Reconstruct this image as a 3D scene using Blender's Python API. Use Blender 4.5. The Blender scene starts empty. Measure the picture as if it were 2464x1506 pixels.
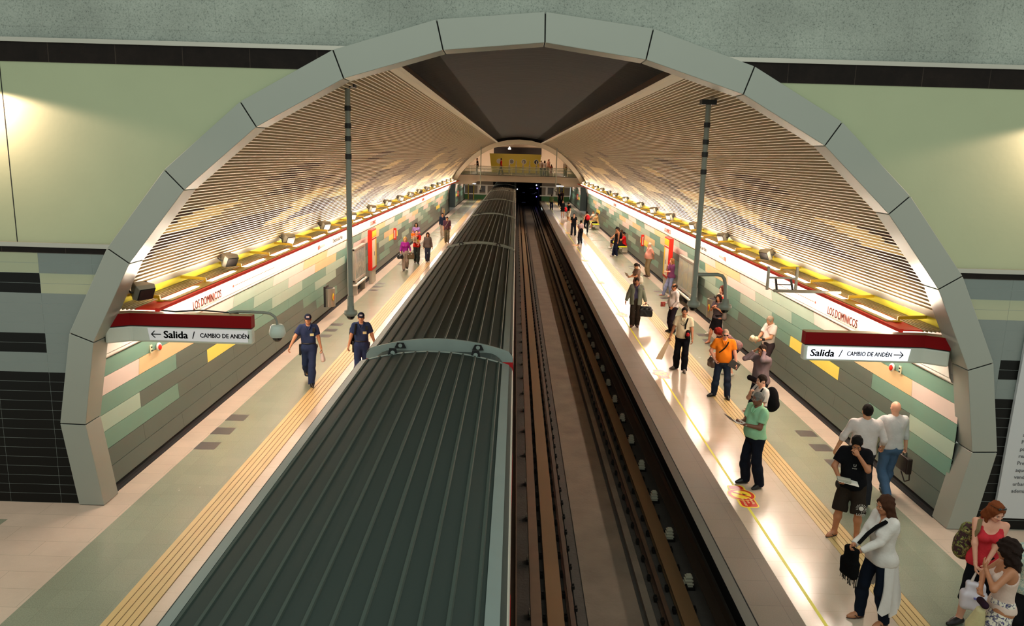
import bpy, bmesh, math, random
import numpy as np
from mathutils import Vector, Matrix
random.seed(7)
PI = math.pi
scene = bpy.context.scene
COL = scene.collection
CX = 0.27                      # centre line of the station tunnel
YA = 11.34                     # plane of the near portal
YE = 76.5                      # far portal
YW = 100.5                     # end wall

# ------------------------------------------------------------------ materials
MATS = {}
def lin(c):
    if isinstance(c, str):
        c = [int(c[i:i+2], 16)/255 for i in (0, 2, 4)]
    return tuple((x/12.92 if x <= .04045 else ((x+.055)/1.055)**2.4) for x in c)
def M(name, col, rough=.6, metal=0., noise=0., nscale=8., bump=0., bscale=60., emit=None, estr=0., coat=0., alpha=1., trans=0., stretch=None, spec=.5):
    if name in MATS: return MATS[name]
    m = bpy.data.materials.new(name); m.use_nodes = True
    nt = m.node_tree; b = nt.nodes['Principled BSDF']
    c = lin(col)
    b.inputs['Base Color'].default_value = (*c, 1)
    b.inputs['Roughness'].default_value = rough
    b.inputs['Metallic'].default_value = metal
    b.inputs['Specular IOR Level'].default_value = spec
    if coat:
        b.inputs['Coat Weight'].default_value = coat; b.inputs['Coat Roughness'].default_value = .08
    if alpha < 1: b.inputs['Alpha'].default_value = alpha
    if trans: b.inputs['Transmission Weight'].default_value = trans
    if emit is not None:
        b.inputs['Emission Color'].default_value = (*emit, 1); b.inputs['Emission Strength'].default_value = estr
    if noise or bump:
        tc = nt.nodes.new('ShaderNodeTexCoord'); mp = nt.nodes.new('ShaderNodeMapping')
        nt.links.new(tc.outputs['Object'], mp.inputs[0])
        if stretch: mp.inputs['Scale'].default_value = stretch
    if noise:
        n = nt.nodes.new('ShaderNodeTexNoise'); n.inputs['Scale'].default_value = nscale; n.inputs['Detail'].default_value = 6
        nt.links.new(mp.outputs[0], n.inputs['Vector'])
        mx = nt.nodes.new('ShaderNodeMix'); mx.data_type = 'RGBA'
        mx.inputs[6].default_value = (*[x*(1-noise) for x in c], 1)
        mx.inputs[7].default_value = (*[min(1, x*(1+noise)) for x in c], 1)
        nt.links.new(n.outputs['Fac'], mx.inputs[0]); nt.links.new(mx.outputs[2], b.inputs['Base Color'])
    if bump:
        n2 = nt.nodes.new('ShaderNodeTexNoise'); n2.inputs['Scale'].default_value = bscale; n2.inputs['Detail'].default_value = 4
        nt.links.new(mp.outputs[0], n2.inputs['Vector'])
        bp = nt.nodes.new('ShaderNodeBump'); bp.inputs['Strength'].default_value = bump; bp.inputs['Distance'].default_value = .02
        nt.links.new(n2.outputs['Fac'], bp.inputs['Height']); nt.links.new(bp.outputs[0], b.inputs['Normal'])
    MATS[name] = m
    return m
def fab(col, noise=.16):
    return M('fabric_'+str(col), col, rough=.95, noise=noise, nscale=9, bump=.25, bscale=38, spec=.08)
def spots(name, base, cols, scale=28., rough=.85):
    """woven or printed cloth: blotches of several colours"""
    if name in MATS: return MATS[name]
    m = bpy.data.materials.new(name); m.use_nodes = True
    nt = m.node_tree; b = nt.nodes['Principled BSDF']; b.inputs['Roughness'].default_value = rough
    tc = nt.nodes.new('ShaderNodeTexCoord'); v = nt.nodes.new('ShaderNodeTexNoise')
    v.inputs['Scale'].default_value = scale; v.inputs['Detail'].default_value = 2.5; v.inputs['Distortion'].default_value = 1.2
    nt.links.new(tc.outputs['Object'], v.inputs['Vector'])
    r = nt.nodes.new('ShaderNodeValToRGB'); r.color_ramp.interpolation = 'CONSTANT'
    el = r.color_ramp.elements
    allc = [base]+cols; n = len(allc)
    el[0].position = 0; el[0].color = (*lin(allc[0]), 1)
    el[1].position = .47; el[1].color = (*lin(allc[1]), 1)
    for i in range(2, n):
        e = el.new(.47+.16*(i-1)/max(1, n-2)); e.color = (*lin(allc[i]), 1)
    nt.links.new(v.outputs['Fac'], r.inputs[0]); nt.links.new(r.outputs[0], b.inputs['Base Color'])
    MATS[name] = m
    return m
def tilemat(name, col, w, h, mortar, msize=.012, rough=.35, noise=.08, offset=.0, bright=1., coat=0., axes='xy', nscale=1.2, speck=.0, var=.06):
    """surface of tiles w by h with thin joints"""
    if name in MATS: return MATS[name]
    m = bpy.data.materials.new(name); m.use_nodes = True
    nt = m.node_tree; b = nt.nodes['Principled BSDF']; b.inputs['Roughness'].default_value = rough
    if coat: b.inputs['Coat Weight'].default_value = coat; b.inputs['Coat Roughness'].default_value = .1
    tc = nt.nodes.new('ShaderNodeTexCoord'); sp = nt.nodes.new('ShaderNodeSeparateXYZ'); cb = nt.nodes.new('ShaderNodeCombineXYZ')
    nt.links.new(tc.outputs['Object'], sp.inputs[0])
    for i, a in enumerate(axes): nt.links.new(sp.outputs['xyz'.index(a)], cb.inputs[i])
    br = nt.nodes.new('ShaderNodeTexBrick'); nt.links.new(cb.outputs[0], br.inputs['Vector'])
    c = lin(col)
    br.inputs['Color1'].default_value = (*[x*(1-var) for x in c], 1); br.inputs['Color2'].default_value = (*[min(1, x*(1+var)) for x in c], 1)
    br.inputs['Mortar'].default_value = (*lin(mortar), 1); br.inputs['Scale'].default_value = 1
    br.inputs['Brick Width'].default_value = w; br.inputs['Row Height'].default_value = h
    br.inputs['Mortar Size'].default_value = msize; br.inputs['Mortar Smooth'].default_value = .3; br.offset = offset
    n = nt.nodes.new('ShaderNodeTexNoise'); n.inputs['Scale'].default_value = nscale; n.inputs['Detail'].default_value = 8; n.inputs['Roughness'].default_value = .7
    nt.links.new(tc.outputs['Object'], n.inputs['Vector'])
    mr = nt.nodes.new('ShaderNodeMapRange'); mr.inputs[1].default_value = .3; mr.inputs[2].default_value = .7
    mr.inputs[3].default_value = 1-noise; mr.inputs[4].default_value = 1+noise
    nt.links.new(n.outputs['Fac'], mr.inputs[0])
    vm = nt.nodes.new('ShaderNodeVectorMath'); vm.operation = 'SCALE'
    nt.links.new(br.outputs['Color'], vm.inputs[0]); nt.links.new(mr.outputs[0], vm.inputs['Scale'])
    out = vm.outputs[0]
    if speck:
        n3 = nt.nodes.new('ShaderNodeTexNoise'); n3.inputs['Scale'].default_value = 70; n3.inputs['Detail'].default_value = 3
        nt.links.new(tc.outputs['Object'], n3.inputs['Vector'])
        m3 = nt.nodes.new('ShaderNodeMapRange'); m3.inputs[1].default_value = .35; m3.inputs[2].default_value = .65
        m3.inputs[3].default_value = 1-speck; m3.inputs[4].default_value = 1+speck
        nt.links.new(n3.outputs['Fac'], m3.inputs[0])
        v3 = nt.nodes.new('ShaderNodeVectorMath'); v3.operation = 'SCALE'
        nt.links.new(out, v3.inputs[0]); nt.links.new(m3.outputs[0], v3.inputs['Scale']); out = v3.outputs[0]
    nt.links.new(out, b.inputs['Base Color'])
    rn = nt.nodes.new('ShaderNodeMapRange'); rn.inputs[3].default_value = rough*.75; rn.inputs[4].default_value = rough*1.35
    nt.links.new(n.outputs['Fac'], rn.inputs[0]); nt.links.new(rn.outputs[0], b.inputs['Roughness'])
    MATS[name] = m
    return m

# ------------------------------------------------------------------ mesh building
class MB:
    def __init__(s): s.v = []; s.f = []; s.m = []; s.sm = []
    def add(s, vs, fs, mi=0, smooth=False):
        o = len(s.v); s.v += [tuple(v) for v in vs]
        for f in fs: s.f.append(tuple(i+o for i in f)); s.m.append(mi); s.sm.append(smooth)
        return s
    def quad(s, a, b, c, d, mi=0): return s.add([a, b, c, d], [(0, 1, 2, 3)], mi)
    def box(s, x0, x1, y0, y1, z0, z1, mi=0, rot=None, at=None):
        vs = [(x, y, z) for x in (x0, x1) for y in (y0, y1) for z in (z0, z1)]
        if rot is not None: vs = [tuple(rot @ Vector(v)) for v in vs]
        if at is not None: vs = [tuple(Vector(v)+Vector(at)) for v in vs]
        return s.add(vs, [(0, 1, 3, 2), (4, 6, 7, 5), (0, 4, 5, 1), (2, 3, 7, 6), (0, 2, 6, 4), (1, 5, 7, 3)], mi)
    def bar(s, a, b, w, h, mi=0, up=(0, 0, 1)):
        a = Vector(a); b = Vector(b); d = (b-a).normalized(); u = Vector(up)
        if abs(d.dot(u)) > .98: u = Vector((0, 1, 0))
        r = d.cross(u).normalized()*w/2; u = r.normalized().cross(d).normalized()*h/2
        vs = [a-r-u, a+r-u, a+r+u, a-r+u, b-r-u, b+r-u, b+r+u, b-r+u]
        return s.add(vs, [(0, 3, 2, 1), (4, 5, 6, 7), (0, 1, 5, 4), (1, 2, 6, 5), (2, 3, 7, 6), (3, 0, 4, 7)], mi)
    def tube(s, pts, r, n=10, mi=0, cap=True):
        pts = [Vector(p) for p in pts]; k = len(pts)
        rr = r if isinstance(r, (list, tuple)) else [r]*k
        vs = []; prev = None
        for i, p in enumerate(pts):
            d = (pts[min(i+1, k-1)]-pts[max(i-1, 0)]).normalized()
            if prev is None:
                a = d.orthogonal().normalized()
            else:
                a = (prev-d*prev.dot(d)).normalized()
            prev = a; b = d.cross(a)
            for j in range(n):
                t = 2*PI*j/n; vs.append(p+(a*math.cos(t)+b*math.sin(t))*rr[i])
        fs = [(i*n+j, i*n+(j+1) % n, (i+1)*n+(j+1) % n, (i+1)*n+j) for i in range(k-1) for j in range(n)]
        s.add(vs, fs, mi, True)
        if cap:
            s.add(vs[:n], [tuple(range(n))[::-1]], mi); s.add(vs[-n:], [tuple(range(n))], mi)
        return s
    def lathe(s, prof, at, n=20, mi=0, axis='z'):
        vs = []
        for r, z in prof:
            for j in range(n):
                t = 2*PI*j/n; p = (r*math.cos(t), r*math.sin(t), z)
                if axis == 'y': p = (p[0], p[2], p[1])
                if axis == 'x': p = (p[2], p[0], p[1])
                vs.append(Vector(p)+Vector(at))
        k = len(prof)
        s.add(vs, [(i*n+j, i*n+(j+1) % n, (i+1)*n+(j+1) % n, (i+1)*n+j) for i in range(k-1) for j in range(n)], mi, True)
        s.add(vs[:n], [tuple(range(n))[::-1]], mi); s.add(vs[-n:], [tuple(range(n))], mi)
        return s
    def ell(s, c, r, n=12, m=8, mi=0, rot=None):
        vs = []; c = Vector(c)
        for i in range(m+1):
            ph = PI*i/m
            for j in range(n):
                t = 2*PI*j/n; p = Vector((r[0]*math.sin(ph)*math.cos(t), r[1]*math.sin(ph)*math.sin(t), r[2]*math.cos(ph)))
                if rot is not None: p = rot @ p
                vs.append(c+p)
        s.add(vs, [(i*n+j, i*n+(j+1) % n, (i+1)*n+(j+1) % n, (i+1)*n+j) for i in range(m) for j in range(n)], mi, True)
        return s
    def prism(s, poly, axis, a0, a1, mi=0):
        """poly: 2D points; axis: the extrusion axis"""
        def P(u, v, w): return {'y': (u, w, v), 'x': (w, u, v), 'z': (u, v, w)}[axis]
        n = len(poly); vs = [P(u, v, a0) for u, v in poly]+[P(u, v, a1) for u, v in poly]
        return s.add(vs, [tuple(range(n)), tuple(range(2*n-1, n-1, -1))]+[(i, (i+1) % n, n+(i+1) % n, n+i) for i in range(n)], mi)
    def sweep(s, prof, ys, mi=0, matf=None, smooth=False):
        """open profile of (x,z) swept along Y stations"""
        n = len(prof); vs = [(x, y, z) for y in ys for x, z in prof]
        o = len(s.v); s.v += vs
        for i in range(len(ys)-1):
            for j in range(n-1):
                s.f.append((o+i*n+j, o+i*n+j+1, o+(i+1)*n+j+1, o+(i+1)*n+j)); s.m.append(matf(i, j) if matf else mi); s.sm.append(smooth)
        return s
    def build(s, name, mats, parent=None, bevel=0., loc=None):
        me = bpy.data.meshes.new(name); me.from_pydata(s.v, [], s.f)
        if not isinstance(mats, (list, tuple)): mats = [mats]
        for m in mats: me.materials.append(m)
        me.polygons.foreach_set('material_index', s.m); me.polygons.foreach_set('use_smooth', s.sm)
        bm = bmesh.new(); bm.from_mesh(me); bmesh.ops.recalc_face_normals(bm, faces=bm.faces); bm.to_mesh(me); bm.free()
        me.update()
        o = bpy.data.objects.new(name, me); COL.objects.link(o)
        if parent is not None:
            o.parent = parent
            if parent.get('_root'): o.matrix_parent_inverse = Matrix.Identity(4)
        if loc: o.location = loc
        if bevel:
            md = o.modifiers.new('bevel', 'BEVEL'); md.width = bevel; md.segments = 2; md.limit_method = 'ANGLE'
        return o
def tag(o, label=None, cat=None, group=None, kind=None):
    if label: o['label'] = label
    if cat: o['category'] = cat
    if group: o['group'] = group
    if kind: o['kind'] = kind
    return o
def empty(name, loc=(0, 0, 0), rz=0., **k):
    o = bpy.data.objects.new(name, None); COL.objects.link(o); o.location = loc; o.rotation_euler.z = rz
    o.empty_display_size = .1
    return tag(o, **k)
def copy_tree(o, parent=None):
    c = o.copy(); COL.objects.link(c)
    if parent is not None: c.parent = parent
    for ch in list(o.children): copy_tree(ch, c)
    return c
def text(name, body, size, mat, parent, loc, rot, xs=1., bold=0., align='LEFT', ext=.002, shear=0.):
    cu = bpy.data.curves.new(name, 'FONT'); cu.body = body; cu.size = size; cu.extrude = ext; cu.align_x = align
    cu.shear = shear; cu.resolution_u = 3
    o = bpy.data.objects.new(name, cu); COL.objects.link(o); cu.materials.append(mat)
    bpy.context.view_layer.update()
    me = bpy.data.meshes.new_from_object(o.evaluated_get(bpy.context.evaluated_depsgraph_get())); bpy.data.objects.remove(o); bpy.data.curves.remove(cu)
    o = bpy.data.objects.new(name, me); COL.objects.link(o)
    if not me.materials: me.materials.append(mat)
    if bold:      # heavier strokes: the same outlines laid a hair apart
        bm = bmesh.new(); src = bmesh.new(); src.from_mesh(me); d = bold*size
        for dx, dy in ((-d, 0), (d, 0), (0, d*.6), (0, -d*.6)):
            t_ = me.copy(); t_.transform(Matrix.Translation((dx, dy, 0))); bm.from_mesh(t_); bpy.data.meshes.remove(t_)
        bm.to_mesh(me); bm.free(); src.free()
    o.location = loc; o.rotation_euler = rot; o.scale = (xs, 1, 1); o.parent = parent
    return o
SX = lambda s, x: CX+s*x       # s=-1 left, +1 right, x distance from the centre line
# ================================================================== SETTING
steel = M('brushed_steel', 'b9b4a8', rough=.35, metal=.85, noise=.06, nscale=3, stretch=(1, 1, 12))
panelm = M('portal_panel', '9da096', rough=.42, metal=.35, noise=.03, nscale=2)
gap = M('dark_gap', '0c0d0c', rough=.9)
green_wall = M('pale_green_plaster', 'a9b08e', rough=.75, noise=.05, nscale=1.6, bump=.05, bscale=14)
concrete = None
def mk_concrete():
    m = bpy.data.materials.new('bush_hammered_concrete'); m.use_nodes = True
    nt = m.node_tree; b = nt.nodes['Principled BSDF']; b.inputs['Roughness'].default_value = .9
    tc = nt.nodes.new('ShaderNodeTexCoord')
    n1 = nt.nodes.new('ShaderNodeTexNoise'); n1.inputs['Scale'].default_value = 46; n1.inputs['Detail'].default_value = 8; n1.inputs['Roughness'].default_value = .75
    n2 = nt.nodes.new('ShaderNodeTexNoise'); n2.inputs['Scale'].default_value = .9; n2.inputs['Detail'].default_value = 5
    for n in (n1, n2): nt.links.new(tc.outputs['Object'], n.inputs['Vector'])
    r = nt.nodes.new('ShaderNodeValToRGB'); e = r.color_ramp.elements
    e[0].position = .34; e[0].color = (*lin('6c746c'), 1); e[1].position = .46; e[1].color = (*lin('aab1a6'), 1)
    e2 = e.new(.68); e2.color = (*lin('bbc0b5'), 1)
    nt.links.new(n1.outputs['Fac'], r.inputs[0])
    mr = nt.nodes.new('ShaderNodeMapRange'); mr.inputs[1].default_value = .3; mr.inputs[2].default_value = .7; mr.inputs[3].default_value = .8; mr.inputs[4].default_value = 1.15
    nt.links.new(n2.outputs['Fac'], mr.inputs[0])
    # faint board-mark cracks
    wv = nt.nodes.new('ShaderNodeTexBrick'); wv.inputs['Scale'].default_value = 1; wv.inputs['Brick Width'].default_value = 1.22; wv.inputs['Row Height'].default_value = .9
    wv.inputs['Mortar Size'].default_value = .012; wv.inputs['Mortar Smooth'].default_value = 1
    wv.inputs['Color1'].default_value = wv.inputs['Color2'].default_value = (1, 1, 1, 1); wv.inputs['Mortar'].default_value = (.86, .86, .86, 1)
    sp = nt.nodes.new('ShaderNodeSeparateXYZ'); cb = nt.nodes.new('ShaderNodeCombineXYZ'); nt.links.new(tc.outputs['Object'], sp.inputs[0])
    nt.links.new(sp.outputs[0], cb.inputs[0]); nt.links.new(sp.outputs[2], cb.inputs[1]); nt.links.new(cb.outputs[0], wv.inputs['Vector'])
    v = nt.nodes.new('ShaderNodeVectorMath'); v.operation = 'SCALE'; nt.links.new(r.outputs[0], v.inputs[0]); nt.links.new(mr.outputs[0], v.inputs['Scale'])
    v2 = nt.nodes.new('ShaderNodeVectorMath'); v2.operation = 'MULTIPLY'; nt.links.new(v.outputs[0], v2.inputs[0]); nt.links.new(wv.outputs['Color'], v2.inputs[1])
    nt.links.new(v2.outputs[0], b.inputs['Base Color'])
    bp = nt.nodes.new('ShaderNodeBump'); bp.inputs['Strength'].default_value = .7; bp.inputs['Distance'].default_value = .03
    nt.links.new(n1.outputs['Fac'], bp.inputs['Height']); nt.links.new(bp.outputs[0], b.inputs['Normal'])
    return m
concrete = mk_concrete()
brown_band = tilemat('dark_brown_stone_band', '1c1410', .95, 2, '3a3029', msize=.006, rough=.25, noise=.35, axes='xz', nscale=4)
front_tile = {k: M('front_tile_'+k, c, rough=.4, noise=.04, nscale=3, spec=.18) for k, c in dict(green='a9ac90', grey='7f8783', black='0e0e0c').items()}
brown_band.node_tree.nodes['Principled BSDF'].inputs['Specular IOR Level'].default_value = .12
grout = M('grout', '9fa7a2', rough=.8)

# portal ring: joints of the faceted arch, outer and inner edge (x, z)
_o = [(-7.334, None), (-7.533, .991), (-7.242, 2.561), (-6.516, 3.976), (-5.520, 5.240), (-4.281, 6.307), (-2.836, 7.107), (-1.264, 7.588), (.375, 7.739),
      (2.015, 7.544), (3.588, 7.037), (5.012, 6.253), (6.206, 5.157), (7.206, 3.912), (7.918, 2.492), (8.216, .947), (8.004, None)]
_i = [(-6.904, None), (-7.106, .982), (-6.857, 2.410), (-6.172, 3.736), (-5.223, 4.931), (-4.045, 5.931), (-2.678, 6.690), (-1.159, 7.146), (.385, 7.296),
      (1.930, 7.089), (3.452, 6.622), (4.781, 5.888), (5.902, 4.862), (6.849, 3.684), (7.520, 2.352), (7.797, .934), (7.559, None)]
_s = YA/12.3
def _c(l): return [(x*_s, 0. if z is None else 5.6+(z-5.6)*_s) for x, z in l]
RO, RI = _c(_o), _c(_i)
ring = empty('trim_1', (0, 0, 0)); tag(ring, 'faceted metal panel arch framing the near mouth of the station tunnel', kind='structure')
for k in range(16):
    def L(a, b, t): return (a[0]+(b[0]-a[0])*t, a[1]+(b[1]-a[1])*t)
    ln = math.dist(RO[k], RO[k+1]); g = .009/ln
    o0, o1, i0, i1 = L(RO[k], RO[k+1], g), L(RO[k], RO[k+1], 1-g), L(RI[k], RI[k+1], g), L(RI[k], RI[k+1], 1-g)
    mb = MB(); mb.prism([o0, o1, i1, i0], 'y', YA-.06, YA+.38)
    mb.build('panel', panelm, ring, bevel=.006)
mb = MB()
for k in range(16):
    a, b, c, d = RO[k], RO[k+1], RI[k+1], RI[k]
    sh = lambda p, q, t: (p[0]+(q[0]-p[0])*t, p[1]+(q[1]-p[1])*t)
    mb.prism([sh(a, d, .06), sh(b, c, .06), sh(b, c, .94), sh(a, d, .94)], 'y', YA-.045, YA+.36)
mb.build('joint_backing', gap, ring)

MID = [((a[0]+b[0])/2, (a[1]+b[1])/2) for a, b in zip(RO, RI)]
def mid_x(z, side):
    pts = MID[:9] if side < 0 else MID[8:][::-1]
    for a, b in zip(pts, pts[1:]):
        if a[1] <= z <= b[1]: return a[0]+(b[0]-a[0])*(z-a[1])/(b[1]-a[1])
    return pts[-1][0] if z > pts[-1][1] else pts[0][0]
XL, XR = -13., 13.
def band(z0, z1, y0, y1, mi, mb, sides=(-1, 1)):
    for sd in sides:
        pts = MID[:9] if sd < 0 else MID[8:][::-1]
        poly = [(XL if sd < 0 else XR, z0), (mid_x(z0, sd), z0)]
        poly += [p for p in pts if z0 < p[1] < z1]
        poly += [(mid_x(z1, sd), z1), (XL if sd < 0 else XR, z1)]
        mb.prism(poly, 'y', y0, y1, mi)
ztop = MID[8][1]
mb = MB(); band(7.03, ztop-.001, YA+.02, YA+.4, 0, mb); mb.box(XL, XR, YA+.02, YA+.4, ztop-.001, 10.2, 0)
tag(mb.build('wall_front', concrete), 'rough grey concrete wall above the tunnel arch', kind='structure')
mb = MB(); band(4.15, 6.72, YA, YA+.3, 0, mb)
for x in (-7.36,): mb.box(x-.006, x+.006, YA-.003, YA, 4.15, 6.72, 1)
tag(mb.build('wall_upper', [green_wall, gap]), 'pale green plaster wall on both sides of the arch', kind='structure')
mb = MB(); band(6.72, 7.03, YA-.01, YA+.3, 0, mb); band(4.0, 4.105, YA-.01, YA+.3, 0, mb)
tag(mb.build('trim_2', brown_band), 'dark brown stone bands across the front wall', kind='structure')
mb = MB(); band(6.985, 7.045, YA-.05, YA+.3, 0, mb); band(4.09, 4.155, YA-.05, YA+.3, 0, mb)
tag(mb.build('trim_3', steel), 'brushed steel strips capping the dark stone bands', kind='structure')
mb = MB(); TM = [front_tile['green'], front_tile['grey'], front_tile['black'], grout]
band(0, 4.0, YA+.003, YA+.3, 3, mb)
rng = random.Random(3)
for sd in (-1, 1):
    for r in range(26):
        z1 = 4.0-r*.1538; z0 = z1-.1538
        blk = r//2
        seam0 = -7.08 if sd < 0 else 7.44
        xs = sorted([seam0+.8*k for k in range(-8, 9)])
        ix = mid_x((z0+z1)/2, sd)
        for xa, xb in zip(xs, xs[1:]):
            if sd < 0:
                xb2 = min(xb, ix)
                if xa >= ix: continue
                a, b = max(xa, XL), xb2
            else:
                a = max(xa, ix); b = min(xb, XR)
                if xb <= ix: continue
            if b-a < .02: continue
            outer = (a < seam0-.01) if sd < 0 else (b > seam0+.05)
            if sd < 0: t = {0: 'green' if outer else 'grey', 1: 'black' if outer else 'green', 2: 'grey', 3: 'grey', 4: 'black' if outer else 'grey', 5: 'grey'}.get(blk, 'black')
            else: t = {0: 'grey', 1: 'green', 2: 'grey', 3: 'grey', 4: 'black' if outer else 'grey', 5: 'grey'}.get(blk, 'black')
            if blk == 12: t = 'black'
            mb.box(a+.0025, b-.0025, YA-.0, YA+.05, z0+.0025, z1-.0025, ['green', 'grey', 'black'].index(t))
tag(mb.build('wall_lower', TM), 'long glazed tiles in black grey and pale green beside the arch', kind='structure')

# ---- platforms
beige = tilemat('beige_floor_tile', 'c0ad9b', 1.2, .405, '9d8f7b', msize=.004, rough=.30, noise=.10, offset=.5, var=.04, speck=.03)
beige_gl = tilemat('polished_beige_tile', 'bcab98', 1.2, .405, 'a89a84', msize=.003, rough=.19, noise=.05, offset=0, var=.015, speck=.02)
bgreen = tilemat('green_terrazzo_tile', '868a76', .405, .405, '7c806c', msize=.003, rough=.24, noise=.05, var=.035, speck=.12, nscale=.6)
tact = M('tactile_yellow', 'c8a970', rough=.5, noise=.08, nscale=3)
tgro = M('tactile_groove', '6f5a35', rough=.8)
edge_t = tilemat('brown_edge_tile', '625648', .6, .6, '4d4338', msize=.004, rough=.55, noise=.08, var=.05, speck=.09)
dksq = M('dark_floor_square', '4c4744', rough=.35, noise=.1, nscale=20)
yline = M('yellow_line_paint', 'd9cf2a', rough=.45)
slab = M('platform_slab_concrete', '8b8a80', rough=.8, noise=.12, nscale=5)
blackm = M('black_recess', '0b0b0b', rough=.9)
FM = [beige, bgreen, tact, tgro, beige_gl, dksq, yline, edge_t, slab, blackm, M('pale_fascia', 'c6c3b8', rough=.6, noise=.08, nscale=3)]
Y0F = -1.0
def floor_strip(mb, x0, x1, mi, y0=Y0F, y1=YW, z=0.): mb.quad((x0, y0, z), (x1, y0, z), (x1, y1, z), (x0, y1, z), mi)
def squares(mb, x0, x1):
    k = 0
    for base in (13.71, 22.9, 31.2, 38.9, 48., 57., 66.):
        for j in range(3):
            y = base+.81*j; mb.box(x0, x1, y, y+.385, -.01, .0015, 5)
def tactile(mb, x0, x1):
    floor_strip(mb, x0, x1, 3, z=.001)
    w = (x1-x0)
    nb = 5
    for j in range(nb):
        a = x0+w*j/nb; b = a+w/nb-.012
        mb.box(a, b, Y0F, YW, 0, .005, 2)
mb = MB()
floor_strip(mb, SX(-1, 6.75), SX(-1, 6.225), 0, YA); floor_strip(mb, XL, SX(-1, 6.225), 0, Y0F, YA)
floor_strip(mb, SX(-1, 6.225), SX(-1, 5.06), 1); tactile(mb, SX(-1, 5.06), SX(-1, 4.60)); floor_strip(mb, SX(-1, 4.60), -2.62, 4)
mb.box(-7.9, -7.55, 8.2, 10.75, -.01, .0015, 1)
squares(mb, -5.96, -5.57)
mb.box(XL, -2.62, Y0F, YW, -.3, -.012, 8); mb.box(-2.9, -2.85, Y0F, YW, -1.3, -.3, 9)
mb.box(SX(-1, 6.75), SX(-1, 6.69), YA+.35, YE, -.01, .012, 9)
tag(mb.build('floor', FM), 'left platform floor of green and beige tiles with tactile strip', kind='structure')
mb = MB()
floor_strip(mb, 3.155, 3.755, 7); floor_strip(mb, 3.755, SX(1, 4.66), 4); tactile(mb, SX(1, 4.66), SX(1, 5.07)); floor_strip(mb, SX(1, 5.07), SX(1, 6.28), 1)
floor_strip(mb, SX(1, 6.28), SX(1, 6.73), 0, YA); floor_strip(mb, SX(1, 6.28), XR, 0, Y0F, YA)
squares(mb, 6.13, 6.51)
y = Y0F
for a, b in ((Y0F, 12.0), (12.75, 19.6), (20.3, 27.5), (28.2, 34.6), (35.3, 42), (42.7, 50), (50.7, 58), (58.7, 66), (66.7, 75), (75.7, 99)):
    mb.box(3.985, 4.03, a, b, -.005, .0015, 6)
mb.box(3.155, XR, Y0F, YW, -.3, -.012, 10); mb.box(3.149, 3.16, Y0F, YW, -.012, .001, 9)
mb.box(3.55, 3.6, Y0F, YW, -1.3, -.3, 9)
mb.box(SX(1, 6.69), SX(1, 6.75), YA+.35, YE, -.01, .012, 9)
tag(mb.build('floor', FM), 'right platform floor with brown edge tiles and yellow safety line', kind='structure')

# ---- track pit
pitc = M('track_concrete', '685b4e', rough=.9, noise=.45, nscale=1.6, bump=.4, bscale=20)
pitd = M('track_concrete_dark', '3e3832', rough=.9, noise=.3, nscale=3, bump=.4, bscale=20)
mb = MB(); mb.box(-2.95, 3.6, Y0F-2, 125, -1.5, -1.33, 1); mb.box(1.28, 2.12, Y0F-2, 125, -1.33, -1.27, 0); mb.box(-.45, .2, Y0F-2, 125, -1.33, -1.28, 0)
mb.box(1.12, 1.28, Y0F-2, 125, -1.33, -1.285, 1); mb.box(2.2, 2.32, Y0F-2, 125, -1.33, -1.25, 0)
tag(mb.build('trackbed', [pitc, pitd]), 'stained concrete bed between the rails of the empty track', kind='structure')
rail_m = M('rusty_rail', '54443a', rough=.45, metal=.6, noise=.2, nscale=6)
roll_m = M('worn_roller_steel', '7d6245', rough=.42, metal=.5, noise=.15, nscale=2, stretch=(1, .2, 1))
gb_m = M('guide_bar_rust', '65503f', rough=.5, metal=.5, noise=.2, nscale=4)
bolt_m = M('dark_bolt', '171411', rough=.6, metal=.5)
insul_m = M('white_insulator', 'a8a490', rough=.5)
def lin_thing(name, prof, m, label, cat, y0=Y0F-2, y1=124):
    mb = MB(); mb.prism(prof, 'y', y0, y1); o = mb.build(name, m); tag(o, label, cat); return o
def irail(x): return [(x-.06, -1.3), (x+.06, -1.3), (x+.06, -1.28), (x+.012, -1.265), (x+.012, -1.19), (x+.035, -1.175), (x+.035, -1.14), (x-.035, -1.14), (x-.035, -1.175), (x-.012, -1.19), (x-.012, -1.265), (x-.06, -1.28)]
def roll(x0, x1): xm = (x0+x1)/2; return [(x0, -1.30), (x1, -1.30), (x1, -1.28), (xm+.02, -1.27), (xm+.02, -1.2), (x1, -1.19), (x1, -1.17), (x0, -1.17), (x0, -1.19), (xm-.02, -1.2), (xm-.02, -1.27), (x0, -1.28)]
lin_thing('running_rail', irail(1.035), rail_m, 'rusty running rail nearer the train on the empty track', 'rail')
lin_thing('running_rail', irail(2.50), rail_m, 'rusty running rail nearer the right platform', 'rail')
lin_thing('roller_track', roll(.66, .91), roll_m, 'broad brown steel rolling strip nearer the train', 'rail')
lin_thing('roller_track', roll(2.70, 2.94), roll_m, 'broad brown steel rolling strip beside the right platform', 'rail')
def gbar(x, s): return [(x, -.98), (x+.17*s, -.98), (x+.17*s, -.955), (x+.02*s, -.95), (x+.02*s, -.80), (x, -.80)]
g1 = lin_thing('guide_bar', gbar(.39, 1), gb_m, 'reddish steel guide bar beside the train', 'guide bar')
g2 = lin_thing('guide_bar', gbar(.19, -1), gb_m, 'steel guide bar right against the foot of the train', 'guide bar')
g3 = lin_thing('guide_bar', gbar(3.26, -1), M('guide_bar_dark', '3a2f26', rough=.5, metal=.5), 'dark guide bar under the right platform edge', 'guide bar')
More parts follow.
